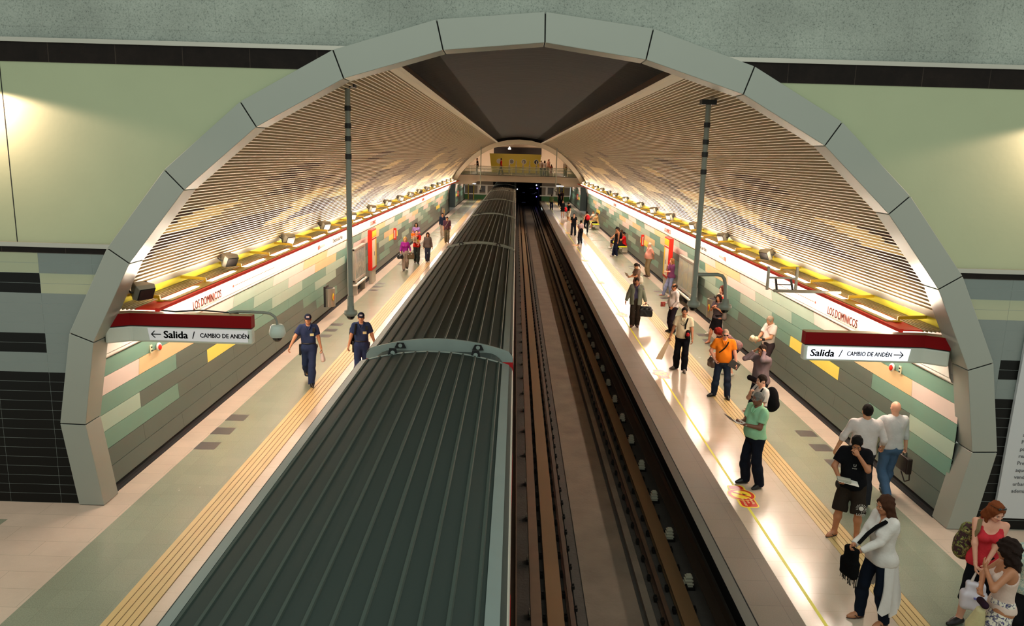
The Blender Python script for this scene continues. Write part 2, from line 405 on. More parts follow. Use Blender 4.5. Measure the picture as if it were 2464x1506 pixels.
def insulator():
    mb = MB()
    mb.add([(-.07, -.06, 0), (.07, -.06, 0), (.07, .06, 0), (-.07, .06, 0), (-.035, -.03, .2), (.035, -.03, .2), (.035, .03, .2), (-.035, .03, .2)], [(0, 3, 2, 1), (4, 5, 6, 7), (0, 1, 5, 4), (1, 2, 6, 5), (2, 3, 7, 6), (3, 0, 4, 7)])
    for k in range(3):
        z = .04+.055*k; w = .072-.035*z/.2; mb.box(-w-.012, w+.012, -w-.008, w+.008, z, z+.02)
    return mb
p = insulator().build('insulator', insul_m); b0 = MB(); b0.box(-.1, .1, -.09, .09, -.04, 0).build('foot_plate', bolt_m, p)
tag(p, 'white ribbed insulator foot carrying the guide bar beside the train', 'insulator', 'insulators under the guide bar beside the train')
p.location = (.47, 7.4, -1.28); y = 7.4; k = 0
while y < 66:
    y += 1.62
    c = copy_tree(p); c.location = (.47, y, -1.28)
q = copy_tree(p); tag(q, 'white ribbed insulator foot along the right platform edge', 'insulator', 'insulators beside the right platform edge'); q.location = (3.04, 8.35, -1.28)
y = 8.35
while y < 66:
    y += 1.62; c = copy_tree(q); c.location = (3.04, y, -1.28)
mb = MB()
for x in (.62, .95, 1.12, 2.42, 2.66, 2.98):
    y = 5.5+.13*(x*10 % 3)
    while y < 70:
        mb.box(x-.025, x+.025, y, y+.09, -1.3, -1.23); mb.lathe([(.018, -1.23), (.018, -1.2)], (x, y+.045, 0), n=6); y += .62
tag(mb.build('rail_clips', bolt_m), 'dark bolted clips fastening the rails to the bed', 'rail clips', kind='stuff')

# ---- tunnel walls of long coloured tiles
def wrel(z): return 6.85-.11*(z-1.35)**2 if z > 1.35 else 6.85-.055*(z-1.35)**2
WT = dict(D='54625a', G='688f7f', L='9fb4a2', P='dac5ba', O='d6b888', Y='f0da62', S='5c6660', W='e9ddd2')
wt_keys = list(WT); wtm = [M('wall_tile_'+k, c, rough=.42, noise=.07, nscale=1.7) for k, c in WT.items()]+[gap]
rows_z = [.10, .41, .715, 1.02, 1.31, 1.62, 1.93, 2.235, 2.40]
PAT = {   # colours from the portal inwards, tiles 3.03 m long, running bond
 7: 'WWWWWWYWWWWWWWYWWWWWWW', 6: 'GGPLPOPGLOPGPGLPOPGLLG', 5: 'POGLPOGPOGLOPOGPGLPOGG', 4: 'GGDGLGLGDGOLGPLGLDGPLG',
 3: 'LDYGGLDGDLYDGDLGDDYGGD', 2: 'GGDDDGDDGDGDLDDGGDDGDD', 1: 'DDDDDGDDDDDGDDDDGDDDDD', 0: 'DDDDDDDDDDDDDDDDDDDDDD'}
def platform_wall(side, name, label, parts):
    mb = MB(); rng = random.Random(11)
    for y0w, y1w in parts:
        bk = [(SX(side, wrel(z)+.02), z) for z in (0, .4, .8, 1.2, 1.6, 2.0, 2.4, 2.8, 3.2, 3.5)]
        mb.sweep(bk, [y0w, y1w], mi=len(wtm)-1)
        mb.sweep([(SX(side, wrel(z)), z) for z in (2.40, 2.55, 2.7, 2.9, 3.15)], [y0w, y1w], mi=wt_keys.index('W'), smooth=True)
        for r in range(8):
            z0, z1 = rows_z[r], rows_z[r+1]; off = 13.08 if r % 2 else 14.6
            k = -1 if r % 2 else -2
            yy = off+3.03*k
            while yy < y1w:
                a, b = max(yy, y0w), min(yy+3.03, y1w)
                if b-a > .05:
                    row = PAT[r]; idx = k+1 if r % 2 else k+2
                    ch = row[idx] if (idx < len(row) and y0w < 70) else rng.choice({7: 'W', 6: 'PPLGO', 5: 'PLGO', 4: 'LGGD', 3: 'GDDL', 2: 'DDG'}.get(r, 'D'))
                    if r == 1 and rng.random() < .25 and k > 6: ch = 'G'
                    if r == 3 and y0w > 80 and k == 24: ch = 'Y'
                    zz = [z0+.004, (z0+z1)/2, z1-.004]
                    pr = [(SX(side, wrel(zz[0])+.02), zz[0])]+[(SX(side, wrel(z)), z) for z in zz]+[(SX(side, wrel(zz[-1])+.02), zz[-1])]
                    mb.sweep(pr, [a+.003, b-.003], mi=wt_keys.index(ch))
                yy += 3.03; k += 1
        # dark plinth
        mb.sweep([(SX(side, wrel(0)+.0), 0), (SX(side, wrel(.1)+.05), .1)], [y0w, y1w], mi=len(wtm)-1)
    # end returns where the wall is cut by the side passage
    mb.box(*sorted((SX(side, 6.75), SX(side, 9.0))), 76.5, 76.6, 0, 3.6, len(wtm)-1)
    mb.box(*sorted((SX(side, 6.75), SX(side, 9.0))), 83.7, 83.8, 0, 3.6, wt_keys.index('S'))
    mb.box(*sorted((SX(side, 9.0), SX(side, 9.1))), 76.5, 83.8, 0, 3.6, len(wtm)-1)
    tag(mb.build(name, wtm), label, kind='structure')
platform_wall(-1, 'wall_left', 'curved left platform wall of long green pink and yellow tiles', [(YA+.3, 76.5), (83.8, YW)])
platform_wall(1, 'wall_right', 'curved right platform wall of long green pink and yellow tiles', [(YA+.3, 76.5), (83.8, YW)])

# ---- ribbed metal vault lining
def catmull(P, n):
    out = []
    P = [P[0]]+P+[P[-1]]
    for i in range(1, len(P)-2):
        for j in range(n):
            t = j/n; p0, p1, p2, p3 = P[i-1], P[i], P[i+1], P[i+2]
            out.append(tuple(.5*((2*p1[k])+(-p0[k]+p2[k])*t+(2*p0[k]-5*p1[k]+4*p2[k]-p3[k])*t*t+(-p0[k]+3*p1[k]-3*p2[k]+p3[k])*t**3) for k in (0, 1)))
    out.append(P[-2]); return out
arc = catmull([(6.37, 3.38), (6.06, 3.93), (5.12, 5.02), (4.03, 5.95), (2.77, 6.65), (2.13, 6.83)], 24)
ln = [0]
for a, b in zip(arc, arc[1:]): ln.append(ln[-1]+math.dist(a, b))
def arc_at(s):
    s = max(0, min(ln[-1], s))
    for i in range(len(ln)-1):
        if ln[i+1] >= s:
            t = (s-ln[i])/(ln[i+1]-ln[i]) if ln[i+1] > ln[i] else 0
            a, b = arc[i], arc[i+1]; p = (a[0]+(b[0]-a[0])*t, a[1]+(b[1]-a[1])*t); d = Vector((b[0]-a[0], b[1]-a[1])).normalized()
            return p, (d[1], -d[0])    # outward normal (away from the tunnel)
    return arc[-1], (1, 0)
NR = 78
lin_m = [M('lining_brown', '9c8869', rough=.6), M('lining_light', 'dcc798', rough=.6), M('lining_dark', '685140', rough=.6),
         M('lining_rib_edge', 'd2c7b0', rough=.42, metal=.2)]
def vault(side, name, label):
    S = ln[-1]; prof = []; tags = []
    pitch = S/NR
    for r in range(NR):
        s0 = r*pitch
        for ds, off, tg in ((0, 0, 'rib'), (.24, 0, 'side'), (.32, .03, 'floor'), (.92, .03, 'side2')):
            p, nrm = arc_at(s0+ds*pitch); prof.append((SX(side, p[0]+nrm[0]*off), p[1]+nrm[1]*off)); tags.append((r, tg))
    p, nrm = arc_at(S); prof.append((SX(side, p[0]), p[1]))
    ys = [YA+.3+i*.375 for i in range(int((YE-YA)/.375)+1)]+[YE]
    rng = random.Random(5 if side < 0 else 5)
    patch = {}
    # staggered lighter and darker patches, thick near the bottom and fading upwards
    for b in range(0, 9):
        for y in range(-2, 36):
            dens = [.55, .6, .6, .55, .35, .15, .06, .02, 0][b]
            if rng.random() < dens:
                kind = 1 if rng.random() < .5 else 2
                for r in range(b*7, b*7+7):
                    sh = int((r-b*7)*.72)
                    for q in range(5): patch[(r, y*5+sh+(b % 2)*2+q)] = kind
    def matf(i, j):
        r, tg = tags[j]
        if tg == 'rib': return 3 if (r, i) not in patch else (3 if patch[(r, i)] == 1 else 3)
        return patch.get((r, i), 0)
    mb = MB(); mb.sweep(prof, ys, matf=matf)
    # smooth strip closing the top edge, and the dark return above it
    p, nrm = arc_at(S)
    mb.sweep([(SX(side, 2.20), 6.80), (SX(side, 2.10), 6.84), (SX(side, 2.08), 6.90)], [ys[0], ys[-1]], mi=3)
    mb.sweep([(SX(side, 2.08), 6.90), (SX(side, 2.30), 7.16)], [ys[0], ys[-1]], mi=2)
    tag(mb.build(name, lin_m), label, kind='structure')
vault(-1, 'wall_left_vault', 'ribbed brown metal lining of the left side of the vault')
vault(1, 'wall_right_vault', 'ribbed brown metal lining of the right side of the vault')
rawc = M('dark_vault_concrete', '19140f', rough=1., noise=.7, nscale=1.3, bump=.8, bscale=3, stretch=(.5, 3., 1))  # near-black brown base with streaky noise running across
mb = MB(); mb.sweep([(CX+x, 7.42-.055*x*x) for x in [-2.6+.26*i for i in range(21)]], [YA+.1]+[YA+.1+k*2.2 for k in range(1, 31)], mi=0, smooth=True)
mb.prism([(CX-2.9, 6.4)]+[(CX+x, 7.16-.06*x*x) for x in [-2.6+.26*i for i in range(21)]]+[(CX+2.9, 6.4), (CX+2.9, 7.75), (CX-2.9, 7.75)], 'y', YE+.52, YE+.6, 0)
tag(mb.build('ceiling', rawc), 'dark raw concrete strip along the crown of the vault', kind='structure')
# ================================================================== FIXTURES
redp = M('red_lacquer', 'd82818', rough=.5, spec=.2); darkred = M('dark_red_lacquer', '7c060a', rough=.5, spec=.12)
yel = M('yellow_metal', 'c9a514', rough=.45, noise=.05); yel2 = M('yellow_band', 'e0cf3a', rough=.5)
olive = M('olive_housing', '94802c', rough=.6); slatm = M('cream_slats', 'a08f68', rough=.45, metal=.3)
whitem = M('white_board', 'efe9df', rough=.5); tube_m = M('lit_tube', 'ffffff', emit=(1, .87, .71), estr=95)
sgrey = M('speaker_grey', '8f8c80', rough=.5); sblack = M('speaker_grille', '211f1c', rough=.7); poleg = M('green_grey_pole', '7c7d70', rough=.45)
camgrey = M('camera_grey', 'b4bfb4', rough=.4); dome = M('dark_dome', '0d0a08', rough=.12, coat=.5); silver = M('silver_frame', 'c2bdb0', rough=.3, metal=.7)
ink = M('black_ink', '141414', rough=.6); redink = M('red_ink', 'c9513a', rough=.6); inkb = M('dark_metal', '23211f', rough=.5, metal=.4)
Y1 = YE-.2
for s, sn in ((-1, 'left'), (1, 'right')):
    shelf = empty('light_shelf', (SX(s, 6.3), 12, 3.1), label='long bracketed shelf of slats with yellow band above the %s platform' % sn, cat='light shelf')
    P = lambda x, z: (SX(s, x)-SX(s, 6.3), z-3.1)
    ys = [YA+.35-12, Y1-12]
    def sw(name, prof, m, smooth=False, y=ys):
        mb = MB(); mb.sweep([P(*p) for p in prof], y, smooth=smooth); return mb.build(name, m, shelf)
    sw('yellow_band', [(6.50, 3.12), (6.46, 3.25)], yel2)
    sw('steel_strip', [(6.46, 3.25), (6.43, 3.26), (6.37, 3.38)], silver)
    pr = []
    for k in range(6):
        x = 6.51-.065*k; pr += [(x, 3.12), (x-.042, 3.12), (x-.046, 3.09), (x-.061, 3.09)]
    pr.append((6.12, 3.12)); sw('slat_panel', pr, slatm)
    mb = MB(); yb = 12.26
    # plate with a slot for every tube
    for xa, xb in ((6.12, 6.045), (5.925, 5.82)):
        a, b = sorted((P(xa, 0)[0], P(xb, 0)[0])); mb.box(a, b, ys[0], ys[1], .0, .022)
    a, b = sorted((P(6.045, 0)[0], P(5.925, 0)[0]))
    edges = [YA+.35]
    for k in range(33): edges += [yb+1.887*k+.12, yb+1.887*k+1.44]
    edges.append(Y1)
    for k in range(0, len(edges), 2): mb.box(a, b, edges[k]-12, edges[k+1]-12, .0, .022)
    a2, b2 = sorted((P(5.82, 0)[0], P(5.76, 0)[0])); mb.box(a2, b2, ys[0], ys[1], -.02, .03)
    mb.build('red_plate', redp, shelf)
    mb = MB()
    for xa, xb in ((6.06, 6.04), (5.93, 5.825)):
        a, b = sorted((P(xa, 0)[0], P(xb, 0)[0])); mb.box(a, b, 12.3-12, ys[1], .023, .04)
    a, b = sorted((P(6.04, 0)[0], P(5.93, 0)[0]))
    for k in range(0, len(edges), 2): mb.box(a, b, max(edges[k], 12.3)-12, edges[k+1]-12, .023, .04)
    mb.build('lamp_housing', olive, shelf)
    for k in range(33):
        y = yb+1.887*k-12; mb = MB()
        mb.bar((P(6.46, 0)[0], y, .125), (P(6.0, 0)[0], y, .10), .035, .05, 0)
        mb.bar((P(6.01, 0)[0], y, .11), (P(6.01, 0)[0], y, .03), .035, .03, 0)
        mb.bar((P(6.06, 0)[0], y, .04), (P(5.94, 0)[0], y, .04), .05, .02, 0)
        mb.build('bracket', yel, shelf)
        lab = 'glowing tube lamp in the light shelf above the %s platform' % sn
        if k == 0: lab = 'glowing tube lamp in the light shelf nearest the %s exit sign' % sn
        mb = MB(); L = 1.325
        mb.tube([(0, 0, 0), (0, .02, 0), (0, .05, 0), (0, L-.05, 0), (0, L-.02, 0), (0, L, 0)], [.01, .035, .046, .046, .035, .01], n=8)
        if k == 0: t0 = mb.build('tube_lamp', tube_m); t = t0
        else: t = t0.copy(); COL.objects.link(t)
        t.location = (SX(s, 5.985), yb+1.887*k+.118, 3.105); tag(t, lab, 'lamp', None if k == 0 else 'tube lamps above the %s platform' % sn)
    # station name board
    mb = MB(); mb.sweep([(SX(s, wrel(2.27)-.005), 2.262), (SX(s, wrel(2.30)-.045), 2.285), (SX(s, wrel(2.34)-.05), 2.335), (SX(s, wrel(2.36)-.065), 2.355), (SX(s, wrel(2.74)-.06), 2.78), (SX(s, wrel(2.80)), 2.80)], [11.75, YE-.1])
    tag(mb.build('name_board', whitem), 'long white station name board along the %s platform wall' % sn, 'sign board')
    bx = SX(s, wrel(2.5)-.075)
    rot = (PI/2+0, 0, PI/2) if s < 0 else (PI/2, 0, -PI/2)
    def wall_text(body, y0, y1, z, size, m, xs, lab, cat='lettering', bold=.0, grp=None):
        yy = y0 if s < 0 else y1
        o = text('station_name', body, size, m, None, (bx-s*.008, yy, z), rot, xs=xs, bold=bold); tag(o, lab, cat, grp); return o
    wall_text('LOS DOMINICOS', 14.98, 16.52, 2.415, .245, redink, .80, 'red LOS DOMINICOS lettering on the %s board nearest the arch' % sn, bold=.01)
    wall_text('LOS DOMINICOS', 33.9, 35.45, 2.415, .245, redink, .80, 'second red LOS DOMINICOS lettering along the %s board, above the map cases' % sn, bold=.01)
    wall_text('LOS DOMINICOS', 52.8, 54.35, 2.415, .245, redink, .80, 'far red LOS DOMINICOS lettering along the %s board past the benches' % sn, bold=.01)
    wall_text('Dirección San Pablo', 26.9, 29.0, 2.44, .20, inkb, .95, 'dark direction lettering on the %s board' % sn)
    mp = MB(); a = 17.3
    mp.box(bx-.002, bx+.002, a, a+3.0, 2.52, 2.526, 1)
    for k in range(26):
        yy = a+.1+k*.112; zt = 2.50; mp.add([(bx-s*.004, yy, zt), (bx-s*.004, yy+.012, zt), (bx-s*.004, yy-.05, zt-.10), (bx-s*.004, yy-.062, zt-.10)], [(0, 1, 2, 3)], 0)
        mp.box(bx-.005, bx+.005, yy, yy+.02, 2.515, 2.53, 1)
    mp.box(bx-.005, bx+.005, a-.08, a-.03, 2.5, 2.55, 1)
    tag(mp.build('route_map', [M('map_grey', '9a938c', rough=.7), redink]), 'thin line map with station ticks on the %s name board' % sn, 'route map')
    mb = MB(); mb.box(bx-.004, bx+.004, 24.9, 25.1, 2.44, 2.58, 0); mb.box(bx-.004, bx+.004, 25.2, 25.75, 2.47, 2.54, 1)
    tag(mb.build('pictogram', [redink, M('map_grey', '9a938c')]), 'small pictogram and caption on the %s name board' % sn, 'pictogram')

# ---- loudspeakers along the shelf
def speaker():
    r = empty('loudspeaker')
    mb = MB()
    f = [(-.17, -.13), (.17, -.13), (.17, .13), (-.17, .13)]; b = [(-.10, -.08), (.10, -.08), (.10, .08), (-.10, .08)]; m_ = [(-.2, -.16), (.2, -.16), (.2, .16), (-.2, .16)]
    vs = [(x, 0, z) for x, z in f]+[(x, .1, z) for x, z in m_]+[(x, .34, z) for x, z in b]
    fs = [(4+i, 4+(i+1) % 4, 8+(i+1) % 4, 8+i) for i in range(4)]+[(i, (i+1) % 4, 4+(i+1) % 4, 4+i) for i in range(4)]+[(8, 9, 10, 11)]
    mb.add(vs, fs); cb_ = mb.build('cabinet', sgrey, r, bevel=.015)
    g = MB(); g.box(-.155, .155, -.012, .02, -.118, .118); g.build('grille', sblack, cb_)
    y = MB(); y.tube([(-.21, .12, 0), (-.25, .12, 0), (-.25, .40, 0), (.25, .40, 0), (.25, .12, 0), (.21, .12, 0)], .018, n=6); y.tube([(0, .40, 0), (0, .52, -.05)], .022, n=6); y.build('bracket', inkb, r)
    return r
sp0 = speaker(); first = True; sp0.scale = (.82, .82, .82)
for s, sn, lst in ((-1, 'left', (12.03, 15.8, 20.0, 23.95, 27.9, 31.9, 35.9, 39.9, 43.9, 47.9, 51.9, 56, 60, 64, 68, 72)), (1, 'right', (19.52, 23.75, 27.7, 32.1, 36.0, 40, 45.4, 50.2, 53.7, 58, 62, 66, 70, 74))):
    for i, y in enumerate(lst):
        o = sp0 if first else copy_tree(sp0); first = False
        near = (s < 0 and i < 2)
        o.location = (SX(s, 6.10), y, 3.28); o.rotation_euler = (math.radians(-22), 0, -s*math.radians(58))
        o.rotation_euler = Matrix.Rotation(-s*math.radians(65), 3, 'Z').to_euler()
        o.rotation_euler = (Matrix.Rotation(s*math.radians(-60), 3, 'Z') @ Matrix.Rotation(math.radians(28), 3, 'X')).to_euler()
        lab = {(-1, 0): 'grey loudspeaker tucked behind the arch above the left exit sign', (-1, 1): 'grey loudspeaker on the left shelf above the LOS DOMINICOS lettering',
               (1, 0): 'grey loudspeaker on the right shelf just past the bare monitor bracket'}.get((s, i), 'small grey loudspeaker on the %s light shelf' % sn)
        tag(o, lab, 'loudspeaker', None if (s, i) in ((-1, 0), (-1, 1), (1, 0)) else 'loudspeakers along the %s light shelf' % sn)

# ---- exit signs
signw = M('sign_white', 'c9cdc0', rough=.45); face_off = M('sign_face', 'd2cfcb', rough=.4, emit=(.9, .85, .95), estr=.12); face_on = M('sign_face_lit', 'eef0f4', rough=.4, emit=(.82, .86, 1), estr=1.0)
def arrow(mb, x, z, L, d, y):
    """d=-1 points left"""
    w = .016
    mb.box(min(x, x+d*L), max(x, x+d*L), y-.004, y, z-w/2, z+w/2)
    for q in (-1, 1):
        a = Vector((x+d*L, y-.002, z)); b = Vector((x+d*(L-.055), y-.002, z+q*.055)); mb.bar(a+Vector((d*.006, 0, 0)), b, .004, .018, up=(0, 0, 1)) if False else mb.prism([(a.x+d*.008, a.z), (a.x-d*.012, a.z), (b.x-d*.010, b.z), (b.x+d*.010, b.z)], 'y', y-.004, y)
for s, sn, x0, x1 in ((-1, 'left', -6.0, -4.09), (1, 'right', 4.62, 6.50)):
    yf = 11.78
    r = empty('exit_sign', ((x0+x1)/2, yf+.12, 3.03), label='hanging red and white exit sign beam at the %s side of the arch' % sn, cat='exit sign')
    ox, oy, oz = (x0+x1)/2, yf+.12, 3.03
    if s < 0: poly = [(x0-ox, -.12), (x1-ox, -.12), (x1-ox, .04), (x0-ox-.06, .04), (x0-ox-.40, -.10), (x0-ox-.30, -.32)]
    else: poly = [(x0-ox, -.12), (x1-ox, -.12), (x1-ox+.30, -.32), (x1-ox+.40, -.10), (x1-ox+.06, .04), (x0-ox, .04)]
    mb = MB(); mb.prism(poly, 'z', -.20, -.005); mb.build('red_band', darkred, r)
    mb = MB(); mb.prism([(a*1.0, b) for a, b in poly], 'z', -.005, .0); mb.build('top_plate', slatm, r)
    ins = .0
    mb = MB(); mb.prism(poly, 'z', -.468, -.212); bx_ = mb.build('light_box', signw, r, bevel=.03)
    mb = MB(); mb.prism([(a*.996, b*.97) for a, b in poly], 'z', -.212, -.2); mb.build('shadow_joint', gap, r)
    fx0, fx1 = ((-5.70, -4.15) if s < 0 else (4.67, 6.26))
    fmb = MB()
    sl = .03
    fmb.add([(fx0-ox-sl*(s < 0), -.126, -.235), (fx1-ox+sl*(s > 0), -.126, -.235), (fx1-ox, -.126, -.43), (fx0-ox, -.126, -.43)], [(0, 1, 2, 3)]); fmb.v += []
    face = fmb.build('sign_face', face_off if s < 0 else face_on, bx_)
    cz = -.333
    if s < 0: tx = (-5.48, -5.03, -4.905); ar = (-5.52, -1)
    else: tx = (4.71, 5.165, 5.29); ar = (5.99, 1)
    for body, x, size, xs, b in (('Salida', tx[0], .160, 1.06, .030), ('/', tx[1], .165, 1.0, .008), ('CAMBIO DE ANDÉN', tx[2], .098, .87 if s < 0 else .80, .026)):
        text('lettering', body, size, ink, bx_, (x-ox, -.128, cz-size*.34), (PI/2, 0, 0), xs=xs, bold=b, shear=.0 if s < 0 else .12)
    mb = MB(); arrow(mb, ar[0]-ox+(.04 if s > 0 else 0), cz, .15, ar[1], -.128); mb.build('arrow', ink, bx_)

# ---- cameras
def dome_cam(r, at, k=1.):
    x, y, z = at
    hh = MB().lathe([(.0, z+.10*k), (.055*k, z+.09*k), (.06*k, z+.02*k), (.105*k, z-.0*k), (.115*k, z-.05*k), (.085*k, z-.085*k)], (x, y, 0), n=20).build('housing', poleg, r)
    r = hh
    MB().lathe([(.07*k, z-.085*k), (.066*k, z-.11*k), (.04*k, z-.145*k), (.0, z-.155*k)], (x, y, 0), n=16).build('dome', dome, r)
r = empty('dome_camera', (-3.71, 11.86, 3.06), label='round white dome camera on a curved arm at the end of the left exit sign', cat='camera')
MB().tube([(-.75, 0, .0), (-.62, 0, .02), (-.2, 0, .015), (-.1, 0, .0), (-.03, 0, -.05), (0, 0, -.12), (0, 0, -.2)], .022, n=8).build('arm', poleg, r)
MB().tube([(-2.0, -.05, .03), (-1.6, 0, -.01), (-1.2, .02, .02), (-.8, 0, .0), (-.6, 0, -.005)], .013, n=6).build('cable', inkb, r)
MB().lathe([(.0, -.17), (.09, -.18), (.105, -.2), (.125, -.27), (.13, -.32), (.105, -.37)], (0, 0, 0), n=22).build('housing', camgrey, r)
MB().lathe([(.08, -.37), (.078, -.40), (.05, -.44), (0, -.455)], (0, 0, 0), n=16).build('dome', dome, r)
def pole(x, y, zb, zt, lab, arm=None, w=.044, grp=None):
    r = empty('camera_pole', (x, y, zt), label=lab, cat='camera pole', group=grp)
    m = MB(); m.tube([(0, 0, 0), (0, 0, zb-zt+.1)], w, n=12); m.build('pole', poleg, r)
    MB().box(-.12, .12, -.05, .12, -.03, .05).build('ceiling_bracket', inkb, r)
    if w < .0445 and y < 20:
        for z in (-.35, -.62, -.82, -1.1): MB().lathe([(.052, z-.04), (.052, z+.04)], (0, 0, 0), n=12).build('clamp', inkb, r)
    MB().lathe([(.055, zb-zt+.28), (.055, zb-zt+.05)], (0, 0, 0), n=12).build('sleeve', poleg, r)
    dome_cam(r, (0, 0, zb-zt+.03))
    if arm:
        z = arm[0]-zt; ax = arm[1]-x; bz = arm[2]-zt
        MB().tube([(0, 0, z), (ax-.14, 0, z+.01), (ax-.06, 0, z-.01), (ax-.02, 0, z-.06), (ax, 0, z-.14), (ax+.03, 0, bz+.1)], .03, n=10).build('arm', poleg, r)
        dome_cam(r, (ax+.03, 0, bz+.03))
pole(-2.70, 12.6, 2.96, 6.62, 'green grey camera pole hanging in front of the left ribbed vault')
pole(3.09, 12.9, 3.22, 6.53, 'green grey camera pole with a second camera on an elbow arm, right side', arm=(3.72, 3.60, 3.19))
pole(-3.16, 70, 2.62, 6.62, 'slim far pole hanging before the footbridge on the left', w=.045)
pole(3.60, 70, 2.65, 6.5, 'slim far pole hanging before the footbridge on the right', w=.045)

r = empty('monitor_bracket', (6.3, 14.7, 3.2), label='bare steel monitor bracket hanging beside the right light shelf', cat='bracket')
mb = MB(); X = lambda x: x-6.3; Z = lambda z: z-3.2
mb.bar((X(4.92), 0, Z(3.66)), (X(4.92), 0, Z(3.2)), .045, .045); mb.bar((X(5.47), 0, Z(3.66)), (X(5.47), 0, Z(3.22)), .045, .045)
mb.bar((X(4.92), 0, Z(3.44)), (X(5.47), 0, Z(3.44)), .035, .035); mb.build('frame', sgrey, r)
mb = MB(); mb.bar((X(5.07), 0, Z(3.42)), (X(5.11), 0, Z(3.2)), .035, .035); mb.bar((X(5.36), 0, Z(3.42)), (X(5.42), 0, Z(3.2)), .035, .035); mb.bar((X(5.09), 0, Z(3.31)), (X(5.39), 0, Z(3.31)), .015, .015)
mb.build('cradle', inkb, r)
MB().tube([(X(5.05), 0, Z(3.185)), (X(6.35), 0, Z(3.19))], .03, n=8).build('arm', sgrey, r)

# ---- things along the platform walls
steelb = M('bin_steel', '9c968a', rough=.35, metal=.7)
def bin_(s, y, lab, z=.42):
    r = empty('litter_bin', (SX(s, 6.6), y, z), label=lab, cat='litter bin')
    n = 14; poly = [(-s*(-.0), -.2)]+[(-s*(.10+.2*math.sin(PI*k/n)), -.22*math.cos(PI*k/n)) for k in range(n+1)]+[(0, .2)]
    bb = MB().prism(poly, 'z', 0, .62).build('body', steelb, r)
    MB().prism([(a*.8, b*.8) for a, b in poly], 'z', .622, .63).build('opening', blackm, r)
    MB().box(-.03, .03, -.24, .24, .0, .7).build('back_plate', inkb, r)
    m = MB(); m.ell((-s*.27, -.12, .34), (.02, .10, .13), mi=0); m.ell((-s*.275, -.12, .33), (.022, .075, .09), mi=1); m.build('sticker', [M('sticker_yellow', 'e6bd1c'), M('sticker_red', 'c8281c')], bb)
bin_(-1, 25.7, 'steel litter bin on the left wall beside the hanging camera pole')
bin_(1, 25.5, 'steel litter bin on the right wall behind the two waiting people', .45)
bin_(-1, 66.5, 'dark narrow litter bin far along the left wall')
def kiosk(s, y0, y1, lab):
    r = empty('information_totem', (SX(s, 6.42), (y0+y1)/2, 0), label=lab, cat='information totem')
    h = (y1-y0)/2
    MB().box(-.07, .07, -h*.8, h*.8, 0, .6).build('pedestal', silver, r, bevel=.02)
    kc = MB().box(-.09, .09, -h, h, .6, 2.35).build('cabinet', redp, r, bevel=.03)
    fx = -s*.092
    m = MB()
    for (a, b, z0, z1, mi) in ((-h*.85, h*.85, 2.02, 2.28, 1), (-h*.85, h*.85, 1.97, 2.0, 0), (-h*.85, h*.4, .72, 1.9, 0), (h*.45, h*.85, .72, 1.9, 1)):
        m.box(min(fx, fx-s*.01), max(fx, fx-s*.01), a, b, z0, z1, mi)
        m.box(-.2, .2, -h-.01, -h, .72, 1.9, 0) if False else None
    m.build('panel', [M('totem_cream', 'efe3c8', rough=.5), M('totem_yellow', 'eec528', rough=.5)], kc)
    MB().box(fx-.02, fx+.02, -.02, .02, 1.2, 1.38).build('handle', inkb, r)
kiosk(-1, 32.7, 33.8, 'tall red information totem against the left wall'); kiosk(1, 32.6, 33.7, 'tall red information totem against the right wall')
def mapcase(s, y0, y1, lab, m):
    r = empty('map_case', (SX(s, 6.55), (y0+y1)/2, .1), label=lab, cat='map case'); h = (y1-y0)/2
    mb = MB(); t = .10
    for a, b, z0, z1 in ((-h, h, 1.66, 1.78), (-h, h, .42, .54), (-h, -h+t, .42, 1.78), (h-t, h, .42, 1.78)): mb.box(-.08, .08, a, b, z0, z1)
    mb.build('frame', silver, r, bevel=.03)
    MB().box(-.04, .04, -h+t, h-t, .54, 1.66).build('map', m, r)
    g = M('case_glass', 'cfd6cf', rough=.06, alpha=.25); x = -s*.068
    MB().box(x-.003, x+.003, -h+t, h-t, .54, 1.66).build('glass', g, r)
    mb = MB(); mb.box(x-.005, x+.005, -h/3-.006, -h/3+.006, .54, 1.66); mb.box(x-.005, x+.005, h/3-.006, h/3+.006, .54, 1.66); mb.build('glazing_bar', silver, r)
    mb = MB(); mb.box(-.10, .10, -h+.2, -h+.3, -.1, .42); mb.box(-.10, .10, h-.3, h-.2, -.1, .42); mb.build('foot', silver, r)
    MB().box(-.14, .14, -h, h, .3, .36).build('ledge', whitem, r)
mapcase(-1, 29.9, 32.0, 'silver framed glazed map case on the left platform', spots('poster_left', 'b9b2a2', ['8f8a84', '6b5a78'], 2.5, .5))
mapcase(1, 28.6, 31.2, 'silver framed glazed map case on the right platform', spots('map_right', 'b5ad98', ['c7b98f', 'a3a493'], 2., .5))
def ext(s, y, lab, z=.95):
    r = empty('extinguisher_cabinet', (SX(s, wrel(1.3)-.07), y, z), label=lab, cat='extinguisher cabinet')
    MB().box(-.07, .07, -.10, .10, 0, .62).build('cabinet', redp, r, bevel=.02)
    MB().box(-.03, .03, -.112, -.10, .08, .52).build('window', M('cab_white', 'd9cfc4'), r)
    MB().box(-.01, .01, -.13, -.112, .25, .35).build('handle', silver, r)
ext(-1, 42.0, 'narrow red extinguisher cabinet beside a yellow tile, left wall'); ext(1, 42.2, 'narrow red extinguisher cabinet behind the man in pink, right wall')
ext(-1, 88.2, 'far red cabinet beyond the left passage opening'); ext(1, 88.0, 'far red cabinet beyond the right passage opening')
